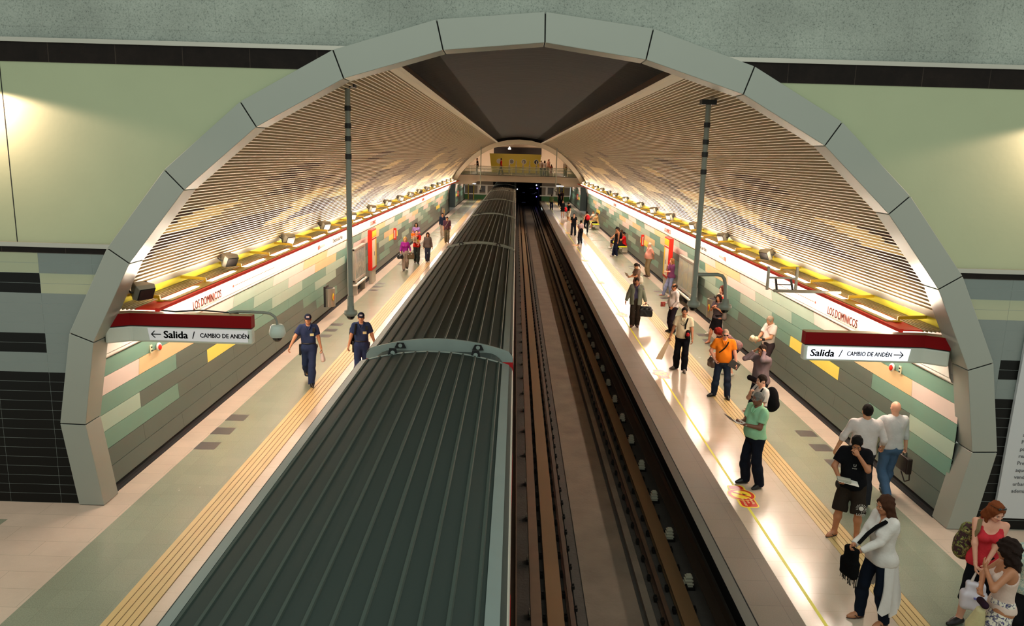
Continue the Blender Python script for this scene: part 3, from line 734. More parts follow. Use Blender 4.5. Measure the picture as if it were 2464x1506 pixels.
for s, sn in ((-1, 'left'), (1, 'right')):
    r = empty('alarm_point', (SX(s, wrel(1.98)-.02), 13.72, 1.98), label='small red and white alarm point below the %s exit sign' % sn, cat='alarm point')
    m = MB(); m.ell((-s*.03, 0, 0), (.05, .06, .08), mi=0); m.build('case', whitem, r); m = MB(); m.ell((-s*.06, -.02, 0), (.03, .045, .055)); m.build('button', redp, r)
    r = empty('switch_plate', (SX(s, wrel(2.0)-.015), 13.48, 2.0), label='pale double switch plate below the %s exit sign' % sn, cat='switch')
    MB().box(-.01, .01, -.035, .035, -.07, .07).build('plate', M('plate_beige', 'cfc6a0'), r)
    for z in (-.035, .025): MB().box(-s*.01-.01, -s*.01+.01, -.015, .015, z-.012, z+.018).build('switch', inkb, r)
byel = M('bench_yellow', 'ded81a', rough=.4)
def bench(x, y, L, lab):
    r = empty('bench', (x, y, 0), label=lab, cat='bench')
    MB().prism([(-.30, .42), (.2, .42), (.24, .48), (-.26, .48)], 'y', 0, L).build('seat', byel, r, bevel=.015)
    for yy in (.12, L-.5):
        MB().box(-.05, .28, yy, yy+.16, .12, .42).build('support', silver, r, bevel=.02)
bench(6.55, 45.9, 3.6, 'yellow topped bench at the right wall, the nearer one'); bench(6.5, 61.3, 3.6, 'yellow topped bench at the right wall, the farther one')
# floor stickers
stm = [M('st_red', 'c8301f', rough=.3), M('st_yel', 'f0d23a', rough=.3), M('st_cream', 'f1e7b0', rough=.3), ink]
def disc(mb, cx, cy, rx, ry, z, mi, n=28, ri=0):
    if ri:
        vs = []; 
        for j in range(n):
            t = 2*PI*j/n; vs += [(cx+rx*math.cos(t), cy+ry*math.sin(t), z), (cx+ri*math.cos(t), cy+ri*math.sin(t), z)]
        mb.add(vs, [(2*j, 2*((j+1) % n), 2*((j+1) % n)+1, 2*j+1) for j in range(n)], mi)
    else: mb.add([(cx+rx*math.cos(2*PI*j/n), cy+ry*math.sin(2*PI*j/n), z) for j in range(n)], [tuple(range(n))], mi)
def rrect(mb, x0, x1, y0, y1, r, z, mi):
    pts = []
    for cx, cy, a0 in ((x1-r, y1-r, 0), (x0+r, y1-r, 90), (x0+r, y0+r, 180), (x1-r, y0+r, 270)):
        for k in range(6): a = math.radians(a0+18*k); pts.append((cx+r*math.cos(a), cy+r*math.sin(a), z))
    mb.add(pts, [tuple(range(len(pts)))], mi)
st0 = None
for i, y in enumerate((12.36, 19.88, 27.75, 35.1, 42.6, 50.2, 58.3, 66.3)):
    if st0 is None:
        st0 = empty('floor_sticker'); m = MB()
        rrect(m, -.14, .18, -.50, .0, .08, .002, 1); rrect(m, -.16, .14, .0, .40, .09, .002, 1); rrect(m, -.10, .16, -.47, 0, .06, .0025, 0); rrect(m, -.13, .11, .1, .37, .07, .0025, 0)
        disc(m, 0, 0, .235, .235, .003, 1); disc(m, 0, 0, .22, .22, .0035, 0); disc(m, 0, 0, .165, .165, .004, 1)
        m.build('label', stm, st0)
        m = MB(); m.bar((-.13, .10, .0045), (.13, -.10, .0045), .04, .001, 0); m.prism([(.02, -.02), (.1, .0), (.03, .05)], 'z', .0044, .0047, 1); m.build('symbol', [stm[0], stm[3]], st0)
        for j, t in enumerate(('No cruzar', 'la línea', 'amarilla')):
            text('lettering', t, .075, stm[2], st0, (-.03+.07*j-.02, -.13, .0035), (0, 0, -PI/2), xs=1, ext=.0005)
        o = st0
    else: o = copy_tree(st0)
    o.location = (4.03, y, 0); o.rotation_euler.z = 0
    lab = ['round red and yellow warning sticker by the man in the mint shirt', 'round warning sticker on the floor below the man holding a board', 'round warning sticker at the feet of the man with the black bag'][i] if i < 3 else 'far red and yellow warning sticker on the right platform edge'
    tag(o, lab, 'floor sticker', None if i < 3 else 'far floor warning stickers')
# poster
r = empty('poster_board', (9.3, YA-.06, .22), label='large white poster with grey text on the right front wall', cat='poster')
MB().add([(7.69-9.3, .0, 0), (12-9.3, 0, 0), (12-9.3, 0, 3.1), (7.74-9.3, 0, 3.1), (7.69-9.3, .05, 0), (12-9.3, .05, 0), (12-9.3, .05, 3.1), (7.74-9.3, .05, 3.1)], [(0, 1, 2, 3), (4, 7, 6, 5), (0, 4, 5, 1), (1, 5, 6, 2), (2, 6, 7, 3), (3, 7, 4, 0)]).build('panel', M('poster_white', 'bfbfc0', rough=.5), r)
for i, t in enumerate(['a', 'Pa', 'para', 'realiza', 'Presenta', 'aquella', 'vendió', 'urbaniza', 'además de']):
    text('lettering', t, .085, M('poster_ink', '4f4f52'), r, (7.925-9.3-.0046*i, -.004, 1.36-i*.1155), (PI/2, 0, 0), ext=.001)

# ================================================================== TRAIN
roofm = M('train_roof_grey', '29322e', rough=.65, spec=.25, noise=.10, nscale=2.0, stretch=(1, .3, 1)); ribm = M('train_roof_rib', '3a443e', rough=.55, spec=.3)
edgeg = M('roof_gutter_grey', '6f7a76', rough=.45, noise=.1, nscale=3); twhite = M('train_white', 'cfcdc0', rough=.35, coat=.2); tcapm = M('car_end_white', '8f9a93', rough=.5, noise=.15, nscale=3)
tred = M('train_red', 'b5131a', rough=.35, coat=.2); bellow = M('gangway_rubber', '3c4542', rough=.7); tblack = M('train_underframe', '141313', rough=.8); tglass = M('train_window', '1b2023', rough=.1)
TX = -1.225; HW = 1.27
def roofz(x): return 2.29+.20*(1-(x/1.2)**2)
def car(L, gang=True):
    r = empty('train_car')
    n = 24; xs = [-1.2+2.4*i/n for i in range(n+1)]
    pr = [(-1.25, 2.25)]+[(x, roofz(x)) for x in xs]+[(1.25, 2.25)]
    mb = MB(); mb.sweep(pr, [0, L], smooth=True); mb.sweep(pr, [0, .001]); mb.prism([(x, z) for x, z in pr], 'y', 0, .05); mb.build('roof', roofm, r)
    for k in range(12):
        x = -1.065+.1905*k; z = roofz(x); mb = MB()
        mb.prism([(x-.024, z-.01), (x-.012, z+.017), (x+.012, z+.017), (x+.024, z-.01)], 'y', .04, L-.02); mb.build('roof_rib', ribm, r)
    for sx in (-1, 1):
        mb = MB(); a = sorted((sx*1.09, sx*1.2)); mb.prism([(a[0], roofz(a[0])+.004), (a[1], roofz(a[1])+.004), (a[1], roofz(a[1])+.014), (a[0], roofz(a[0])+.014)], 'y', .0, L); mb.build('gutter', edgeg, r)
        prf = [(1.215, 2.27), (1.25, 2.24), (1.268, 2.16), (1.275, 2.0), (1.278, 1.7)]
        mb = MB(); mb.sweep([(sx*x, z) for x, z in prf], [0, L], smooth=True); mb.build('cove', twhite, r)
        mb = MB(); mb.box(*sorted((sx*1.24, sx*1.278)), 0, L, -.05, 1.7, 0); mb.box(*sorted((sx*1.278, sx*1.281)), 0, L, 1.42, 1.62, 1)
        mb.build('side', [twhite, tred], r)
        mb = MB()
        for k in range(4):
            y = 1.2+k*3.4; mb.box(*sorted((sx*1.2785, sx*1.282)), y+1.5, y+2.9, .75, 1.35)
        mb.build('window', tglass, r)
        for k in range(4):
            y = 1.2+k*3.4; mb = MB(); mb.box(*sorted((sx*1.279, sx*1.284)), y, y+1.3, .0, 1.68, 0); dr = mb.build('door', tred, r); mb = MB(); mb.box(*sorted((sx*1.284, sx*1.286)), y+.12, y+.58, .8, 1.45); mb.box(*sorted((sx*1.284, sx*1.286)), y+.72, y+1.18, .8, 1.45)
            mb.build('door_window', tglass, dr)
    mb = MB(); mb.box(-1.2, 1.2, .1, L-.1, -1.1, -.05); mb.build('underframe', tblack, r)
    for y0, y1 in ((-.02, .03), (L-.03, L+.02)):
        cap = [(-1.262, 2.12), (-1.262, 2.2), (-1.2, 2.29)]+[(x, roofz(x)+.01) for x in xs]+[(1.2, 2.29), (1.262, 2.2), (1.262, 2.12)]
        MB().prism(cap, 'y', y0, y1).build('end_cap', tcapm, r); MB().prism([(-1.265, -.05), (1.265, -.05), (1.265, 2.12), (-1.265, 2.12)], 'y', y0, y1).build('end_wall', tred, r)
    for y, sg in ((-.02, -1), (L+.02, -1)):
        for x in (-.67, .66):
            yy = y-.02 if sg < 0 else y
            m = MB(); m.prism([(x-.1, 2.31), (x+.1, 2.31), (x+.06, 2.47), (x-.06, 2.47)], 'y', yy-.03, yy, 0) if False else m.prism([(x-.1, 2.33), (x+.1, 2.33), (x+.055, 2.53 if y > 1 else 2.42), (x-.055, 2.53 if y > 1 else 2.42)], 'y', yy-.02, yy, 0)
            m.lathe([(.035, -.002), (.035, .0)], (x, yy-.022, 2.46 if y > 1 else 2.375), n=12, mi=1, axis='y'); m.build('lifting_lug', [tblack, tcapm], r)
    g = MB()
    def rr(w, z0, z1, rad, y): 
        pts = []
        for cx, cz, a0 in ((w-rad, z1-rad, 0), (-w+rad, z1-rad, 90)):
            for k in range(7): a = math.radians(a0+15*k); pts.append((cx+rad*math.cos(a), y, cz+rad*math.sin(a)))
        return [(w, y, z0)]+pts+[(-w, y, z0)]
    vs = []; st = 9
    for k in range(st): vs += rr(1.1+.03*(k % 2), -.05, 2.28+.03*(k % 2), .32, L+.04+.40*k/(st-1)*(1.95 if gang else 1))
    nn = 16; g.add(vs, [(i*nn+j, i*nn+j+1, (i+1)*nn+j+1, (i+1)*nn+j) for i in range(st-1) for j in range(nn-1)]); g.build('gangway', bellow, r)
    return r
c0 = car(14.9)
names = ['nearest dark ribbed metro car filling the bottom of the view', 'second metro car behind the one nearest the viewer', 'third metro car from the viewer', 'fourth metro car from the viewer', 'fifth metro car from the viewer', 'sixth metro car, beginning to pass under the footbridge', 'farthest metro car under the footbridge']
for i, y in enumerate((-2.94, 12.82, 28.15, 42.75, 57.2, 72.4, 87.6)):
    if i == 1: c1 = car(14.9, False)
    o = c0 if i == 0 else c1 if i == 1 else copy_tree(c1)
    o.location = (TX, y, 0)
    if i: o.scale = (1, [1, .982, .925, .91, .96, .96, .96][i], 1)
    tag(o, names[i], 'train car', 'cars of the parked metro train')

# ================================================================== FAR END
beigeb = M('bridge_cladding', 'd0bca2', rough=.4, metal=.3, noise=.06, nscale=1); glassm = M('green_glass', 'b9c9a0', rough=.05, alpha=.28)
handr = M('handrail', 'b9b59a', rough=.35, metal=.5); bdeck = M('bridge_deck', '5b5148', rough=.5)
br = empty('footbridge', (0, 80, 3.6), label='beige footbridge with glass railings crossing over the train at the far end', cat='footbridge')
MB().prism([(-6.4, -.95), (-4.5, -.95), (-3.9, -.62), (4.5, -.62), (5.0, -.95), (7.0, -.95), (7.0, 0), (-6.4, 0)], 'y', 0, .3).build('fascia', beigeb, br)
MB().box(-6.4, 7.0, .3, 20, -.5, -.02).build('deck', bdeck, br)
MB().box(-6.4, 7.0, -.03, .1, -.0, .05).build('kerb', inkb, br)
for k in range(9):
    x = -6.1+k*1.42; MB().box(x+.03, x+1.39, .04, .06, .06, .84).build('glass_panel', glassm, br)
for k in range(10):
    x = -6.1+k*1.42; MB().box(x-.02, x+.02, .03, .07, .0, .92).build('post', handr, br)
for z in (.9, .62): MB().tube([(-6.3, .05, z), (6.9, .05, z)], .028, n=8).build('handrail', handr, br)
booth = empty('ticket_booth', (-.05, 95, 3.6), label='yellow sloped booth wall with four round windows on the footbridge', cat='booth')
mustard = M('mustard_panel', 'c4a818', rough=.5)
mb = MB(); mb.prism([(-2.9, 0), (2.9, 0), (3.05, 2.25), (-3.2, 2.25)], 'y', 0, 1.2); mb.build('wall', mustard, booth)
for i, x in enumerate((-2.04, -.52, .98, 2.48)):
    pf = MB().lathe([(.30, -.03), (.30, 0)], (x, 0, 1.35), n=20, axis='y').build('frame', silver, booth)
    MB().lathe([(.25, -.04), (.25, -.03)], (x, 0, 1.35), n=20, axis='y').build('porthole', [M('porthole_pale', 'b9aea0'), M('porthole_mid', '7d7468'), M('porthole_mid', '7d7468'), M('porthole_dark', '1b1815')][i], pf)
g0 = None
for i, x in enumerate((-.76, 0., .78, 1.52, 2.29)):
    if g0 is None:
        g0 = empty('ticket_gate'); MB().box(-.09, .09, -.3, .3, 0, 1.0).build('cabinet', steelb, g0, bevel=.02); MB().tube([(0, 0, 1.0), (0, 0, 1.5)], .06, n=10).build('post', silver, g0); o = g0
    else: o = copy_tree(g0)
    o.location = (x, 88, 3.6); tag(o, 'slim steel ticket gate post in front of the yellow booth', 'ticket gate', 'ticket gates on the footbridge')
pl = M('lit_plaster', 'c9b39a', rough=.8, noise=.08, nscale=1)
for s, sn, nm in ((-1, 'left', 'wall_far_left'), (1, 'right', 'wall_far_right')):
    mb = MB(); mb.sweep([(SX(s, a), z) for a, z in [(6.95, 2.6), (6.9, 3.1)]+[(a+.45, z+.18) for a, z in arc[::8]]+[(1.2, 7.42), (0, 7.5)]], [YE+.4, YW+1], smooth=True)
    tag(mb.build(nm, pl), 'smooth pale plaster vault beyond the far arch on the %s' % sn, kind='structure')
mb = MB(); prf = [(6.62, 3.1)]+arc[::6]+[(1.2, 7.10), (0, 7.18), ]
full = [(SX(-1, a), z) for a, z in prf]+[(SX(1, a), z) for a, z in prf[::-1]]
def insetp(p, d):
    v = Vector((p[0]-CX, p[1]-2.2)); L_ = v.length; v = v*((L_-d)/L_); return (CX+v.x, 2.2+v.y)
inn = [insetp(p, .42) for p in full]
mb = MB(); n = len(full)
mb.add([(x, YE, z) for x, z in full]+[(x, YE, z) for x, z in inn]+[(x, YE+.5, z) for x, z in inn]+[(x, YE+.5, z) for x, z in full], [(i, i+1, n+i+1, n+i) for i in range(n-1)]+[(n+i, n+i+1, 2*n+i+1, 2*n+i) for i in range(n-1)]+[(2*n+i, 2*n+i+1, 3*n+i+1, 3*n+i) for i in range(n-1)])
tag(mb.build('trim_4', M('far_arch_panel', 'd2c0a2', rough=.4, metal=.3)), 'pale arch framing the far end of the vault above the footbridge', kind='structure')
mb = MB(); mb.box(-7.2, 7.7, YW, YW+.3, 3.0, 7.7, 0); mb.box(-2.9, 3.2, YW-.1, YW, 5.6, 6.68, 1)
tag(mb.build('wall_back', [pl, M('dark_back', '2a211c', rough=.8)]), 'dark upper back wall behind the yellow booth', kind='structure')
glob = M('lamp_glass', 'ffffff', emit=(1, .8, .6), estr=12)
o = empty('pendant_lamp', (-.81, 90, 6.9), label='small glowing pendant lamp above the footbridge', cat='lamp')
MB().tube([(0, 0, .25), (0, 0, -.3)], .01, n=6).build('cord', inkb, o); MB().lathe([(.03, -.28), (.16, -.5), (.14, -.55), (0, -.57)], (0, 0, 0), n=16).build('shade', glob, o)
# end walls at platform level
egreen = M('end_green', '2f6a2f', rough=.5); egrey = M('end_panel', '8a7f70', rough=.6); ewin = M('end_window', '2c2a29', rough=.2); eyel = M('yellow_post', 'b7a11c', rough=.5)
def endwall(name, x0, x1, door, win, lab, s):
    mb = MB(); mb.box(x0, x1, YW, YW+.2, 0, .62, 0); mb.box(x0, x1, YW-.06, YW+.2, .62, .76, 1); mb.box(x0, x1, YW, YW+.2, .76, 3.1, 2)
    mb.box(win[0], win[1], YW-.02, YW, .95, 1.72, 3); mb.box(win[1]+.02, win[1]+.3, YW-.04, YW, .76, 1.8, 1); mb.box(win[0]-.3, win[0]-.05, YW-.04, YW, .76, 1.8, 1); mb.box(door[0], door[1], YW-.03, YW, 0, 2.2, 3)
    mb.box(x0, x1, YW-.05, YW, 1.75, 1.88, 1)
    tag(mb.build(name, [egreen, whitem, egrey, ewin]), lab, kind='structure')
    for x in (door[0]-.07, door[1]+.07):
        o = MB().box(-.06, .06, -.1, .0, 0, 2.5).build('yellow_post', eyel, loc=(x, YW-.03, 0)); tag(o, 'slim yellow post beside the dark door of the %s end wall' % ('left' if s < 0 else 'right'), 'post', 'yellow posts beside the %s end door' % ('left' if s < 0 else 'right'))
endwall('wall_end_left', -6.55, -2.62, (-6.0, -5.45), (-4.6, -3.9), 'green based partition with dark window closing the left platform', -1)
endwall('wall_end_right', 3.155, 7.05, (5.75, 6.15), (4.2, 4.9), 'green based partition with pale panels closing the right platform', 1)
blackt = M('tunnel_black', '060606', rough=1)
mb = MB(); mb.box(-2.62, 3.155, 125, 125.2, -1.5, 3.1); mb.box(-2.9, -2.62, YW, 125, -1.5, 3.1); mb.box(3.155, 3.4, YW, 125, -1.5, 3.1); mb.box(-2.9, 3.4, YW, 125, 3.1, 3.3)
tag(mb.build('wall_tunnel', blackt), 'black running tunnel beyond the end of the station', kind='structure')
blu = M('blue_signal', '2020ff', emit=(.12, .1, 1), estr=7); whs = M('white_signal', 'ffffff', emit=(.8, .85, 1), estr=9); bst = M('blue_lit_steel', '3a4a8a', rough=.4, metal=.3)
for i, (x, z, m_, rr_) in enumerate(((3.0, 1.31, blu, .07), (2.95, .15, blu, .05), (2.9, 1.73, whs, .07), (.25, 1.1, whs, .06))):
    o = empty('signal_lamp', (x, 108, z), label=['blue signal lamp high on the right of the tunnel mouth', 'blue signal lamp low on the right of the tunnel mouth', 'white signal lamp at the top of the tunnel mouth', 'white signal lamp beside the last train car'][i], cat='signal lamp')
    MB().box(-.12, .12, .05, .2, -.15, .15).build('case', inkb, o); MB().ell((0, 0, 0), (rr_, rr_, rr_)).build('lens', m_, o)
for i, (x, z, w) in enumerate(((2.2, 1.32, .5), (2.45, .62, .5), (1.1, .8, .35), (1.15, -.45, .5), (2.7, .9, .3))):
    o = MB().box(-w/2, w/2, -.1, .1, -.04, .06).build('cross_beam', bst, loc=(x, 107-i, z)); tag(o, 'small bluish steel cross beam in the dark tunnel mouth', 'beam', 'steel beams in the dark tunnel mouth')
    o.data.name = 'beam'
for x, sn in ((-4.75, 'left'), (4.87, 'right')):
    o = empty('canopy_lamp', (x, 82, 2.66), label='flat bluish white lamp under the %s end of the footbridge' % sn, cat='lamp')
    MB().box(-.6, .6, -.1, .3, 0, .1).build('case', whitem, o); MB().box(-.55, .55, -.11, .28, -.05, 0).build('diffuser', M('cool_lamp', 'ffffff', emit=(.75, .85, 1), estr=8), o)
# ================================================================== PEOPLE: bodies grown as one continuous surface
A3 = lambda *v: np.array(v, float)
class Field:
    def __init__(s, lo, hi, h):
        s.h = h; s.lo = np.array(lo, float)-2*h; n = np.ceil((np.array(hi, float)-s.lo)/h).astype(int)+3
        s.n = n; s.D = np.full(tuple(n), .6, np.float32)
        s.ax = [s.lo[i]+h*np.arange(n[i]) for i in range(3)]
    def win(s, lo, hi):
        a = np.maximum(0, np.floor((lo-s.lo)/s.h).astype(int)); b = np.minimum(s.n, np.ceil((hi-s.lo)/s.h).astype(int)+1)
        if (b <= a).any(): return None
        sl = tuple(slice(a[i], b[i]) for i in range(3))
        return sl, s.ax[0][sl[0]][:, None, None], s.ax[1][sl[1]][None, :, None], s.ax[2][sl[2]][None, None, :]
    def put(s, sl, d, k, op):
        a = s.D[sl]
        if op == 'sub': s.D[sl] = np.maximum(a, -d); return
        h = np.clip(.5+.5*(a-d)/k, 0, 1)
        s.D[sl] = a*(1-h)+d*h-k*h*(1-h)
    def cone(s, a, b, ra, rb, k=.03, cuts=(), op='add', fl=None):
        a = np.array(a, float); b = np.array(b, float); R = max(ra, rb)+k+3*s.h
        w = s.win(np.minimum(a, b)-R, np.maximum(a, b)+R)
        if w is None: return
        sl, X, Y, Z = w; d = b-a; L2 = d@d+1e-12
        px, py, pz = X-a[0], Y-a[1], Z-a[2]
        t = np.clip((px*d[0]+py*d[1]+pz*d[2])/L2, 0, 1)
        ds = np.sqrt((px-t*d[0])**2+(py-t*d[1])**2+(pz-t*d[2])**2)-(ra+(rb-ra)*t)
        for p, n in cuts: ds = np.maximum(ds, (X-p[0])*n[0]+(Y-p[1])*n[1]+(Z-p[2])*n[2])
        s.put(sl, ds.astype(np.float32), k, op)
    def ell(s, c, r, R=None, k=.02, op='add', cuts=()):
        c = np.array(c, float); r = np.array(r, float); q = max(r)+k+3*s.h
        w = s.win(c-q, c+q)
        if w is None: return
        sl, X, Y, Z = w; x, y, z = X-c[0], Y-c[1], Z-c[2]
        if R is not None: x, y, z = (R[0, 0]*x+R[1, 0]*y+R[2, 0]*z), (R[0, 1]*x+R[1, 1]*y+R[2, 1]*z), (R[0, 2]*x+R[1, 2]*y+R[2, 2]*z)
        k0 = np.sqrt((x/r[0])**2+(y/r[1])**2+(z/r[2])**2); k1 = np.sqrt((x/r[0]**2)**2+(y/r[1]**2)**2+(z/r[2]**2)**2)+1e-9
        d = k0*(k0-1)/k1
        for p, n in cuts: d = np.maximum(d, (X-p[0])*n[0]+(Y-p[1])*n[1]+(Z-p[2])*n[2])
        s.put(sl, d.astype(np.float32), k, op)
    def box(s, c, hf, r, R=None, k=.02, op='add'):
        c = np.array(c, float); hf = np.array(hf, float); q = np.linalg.norm(hf)+k+3*s.h
        w = s.win(c-q, c+q)
        if w is None: return
        sl, X, Y, Z = w; x, y, z = X-c[0], Y-c[1], Z-c[2]
        if R is not None: x, y, z = (R[0, 0]*x+R[1, 0]*y+R[2, 0]*z), (R[0, 1]*x+R[1, 1]*y+R[2, 1]*z), (R[0, 2]*x+R[1, 2]*y+R[2, 2]*z)
        a, b, d_ = np.abs(x)-hf[0]+r, np.abs(y)-hf[1]+r, np.abs(z)-hf[2]+r
        d = np.sqrt(np.maximum(a, 0)**2+np.maximum(b, 0)**2+np.maximum(d_, 0)**2)+np.minimum(np.maximum(a, np.maximum(b, d_)), 0)-r
        s.put(sl, d.astype(np.float32), k, op)
    def wrinkle(s, amp, f=26., seed=0.):
        X, Y, Z = s.ax[0][:, None, None], s.ax[1][None, :, None], s.ax[2][None, None, :]
        s.D += (amp*(np.sin(f*X+1.7*np.sin(f*.6*Z+seed))*np.sin(f*.8*Y+seed)+.7*np.sin(f*.9*Z+2.3*np.sin(f*.5*X+seed)+f*.5*Y))).astype(np.float32)
    def cut(s, p, n):
        X, Y, Z = s.ax[0][:, None, None], s.ax[1][None, :, None], s.ax[2][None, None, :]
        s.D = np.maximum(s.D, ((X-p[0])*n[0]+(Y-p[1])*n[1]+(Z-p[2])*n[2])).astype(np.float32)
    def mesh(s):
        D = s.D; S = D < 0; n = np.array(D.shape); cn = n-1
        P = np.zeros((*cn, 3), np.float32); C = np.zeros(tuple(cn), np.int16)
        for ax in range(3):
            o1, o2 = [i for i in range(3) if i != ax]
            for u in (0, 1):
                for v in (0, 1):
                    off = [0, 0, 0]; off[o1] = u; off[o2] = v; of2 = list(off); of2[ax] = 1
                    sl0 = tuple(slice(off[i], off[i]+cn[i]) for i in range(3)); sl1 = tuple(slice(of2[i], of2[i]+cn[i]) for i in range(3))
                    m = S[sl0] != S[sl1]
                    d0 = D[sl0][m]; d1 = D[sl1][m]; t = d0/(d0-d1)
                    q = np.zeros((len(t), 3), np.float32); q[:, ax] = t; q[:, o1] = u; q[:, o2] = v
                    P[m] += q; C[m] += 1
        act = C > 0; idx = np.full(tuple(cn), -1, np.int64); idx[act] = np.arange(act.sum())
        ijk = np.argwhere(act); V = (ijk+P[act]/C[act][:, None])*s.h+s.lo
        F = []
        for ax in range(3):
            o1, o2 = [(1, 2), (2, 0), (0, 1)][ax]
            sl0 = [slice(None)]*3; sl1 = [slice(None)]*3; sl0[ax] = slice(0, n[ax]-1); sl1[ax] = slice(1, n[ax])
            m = S[tuple(sl0)] != S[tuple(sl1)]
            e = np.argwhere(m); ok = (e[:, o1] > 0) & (e[:, o2] > 0) & (e[:, o1] < n[o1]-1) & (e[:, o2] < n[o2]-1); e = e[ok]
            a = S[tuple(sl0)][tuple(e.T)]
            def g(d1, d2):
                q = e.copy(); q[:, o1] += d1; q[:, o2] += d2; return idx[q[:, 0], q[:, 1], q[:, 2]]
            quad = np.stack([g(-1, -1), g(0, -1), g(0, 0), g(-1, 0)], 1)
            quad[~a] = quad[~a][:, ::-1]; F.append(quad)
        F = np.concatenate(F); F = F[(F >= 0).all(1)]
        return V, F
def np_mesh(name, parts, mats, parent):
    """parts: (V, F, material index); joined into one mesh"""
    vs = []; fs = []; mi = []; o = 0
    for V, F, m in parts:
        vs.append(V); fs.append(F+o); mi.append(np.full(len(F), m)); o += len(V)
    V = np.concatenate(vs); F = np.concatenate(fs); mi = np.concatenate(mi)
    me = bpy.data.meshes.new(name); me.vertices.add(len(V)); me.vertices.foreach_set('co', V.astype(np.float32).ravel())
    me.loops.add(4*len(F)); me.loops.foreach_set('vertex_index', F.astype(np.int32).ravel())
    me.polygons.add(len(F)); me.polygons.foreach_set('loop_start', np.arange(0, 4*len(F), 4, dtype=np.int32)); me.polygons.foreach_set('loop_total', np.full(len(F), 4, np.int32))
    for m in mats: me.materials.append(m)
    me.polygons.foreach_set('material_index', mi.astype(np.int32)); me.polygons.foreach_set('use_smooth', np.ones(len(F), bool))
    me.update(calc_edges=True); me.validate()
    o = bpy.data.objects.new(name, me); COL.objects.link(o); o.parent = parent
    return o
def rotz(a): a = math.radians(a); return np.array([[math.cos(a), -math.sin(a), 0], [math.sin(a), math.cos(a), 0], [0, 0, 1]])
def rotx(a): a = math.radians(a); return np.array([[1, 0, 0], [0, math.cos(a), -math.sin(a)], [0, math.sin(a), math.cos(a)]])
def roty(a): a = math.radians(a); return np.array([[math.cos(a), 0, math.sin(a)], [0, 1, 0], [-math.sin(a), 0, math.cos(a)]])
def ik(a, c, l1, l2, pole):
    d = c-a; L = np.linalg.norm(d)
    if L > (l1+l2)*.999: c = a+d/L*(l1+l2)*.999; d = c-a; L = np.linalg.norm(d)
    u = d/L; x = (l1*l1-l2*l2+L*L)/(2*L); h = math.sqrt(max(0, l1*l1-x*x))
    q = pole-u*(pole@u); q = q/(np.linalg.norm(q)+1e-9)
    return a+u*x+q*h, c
def norm(v): return v/(np.linalg.norm(v)+1e-9)
SKIN = {'fair': 'd9a184', 'mid': 'c08763', 'tan': 'a96f4d', 'dark': '7d4d38', 'pink': 'd69a80'}
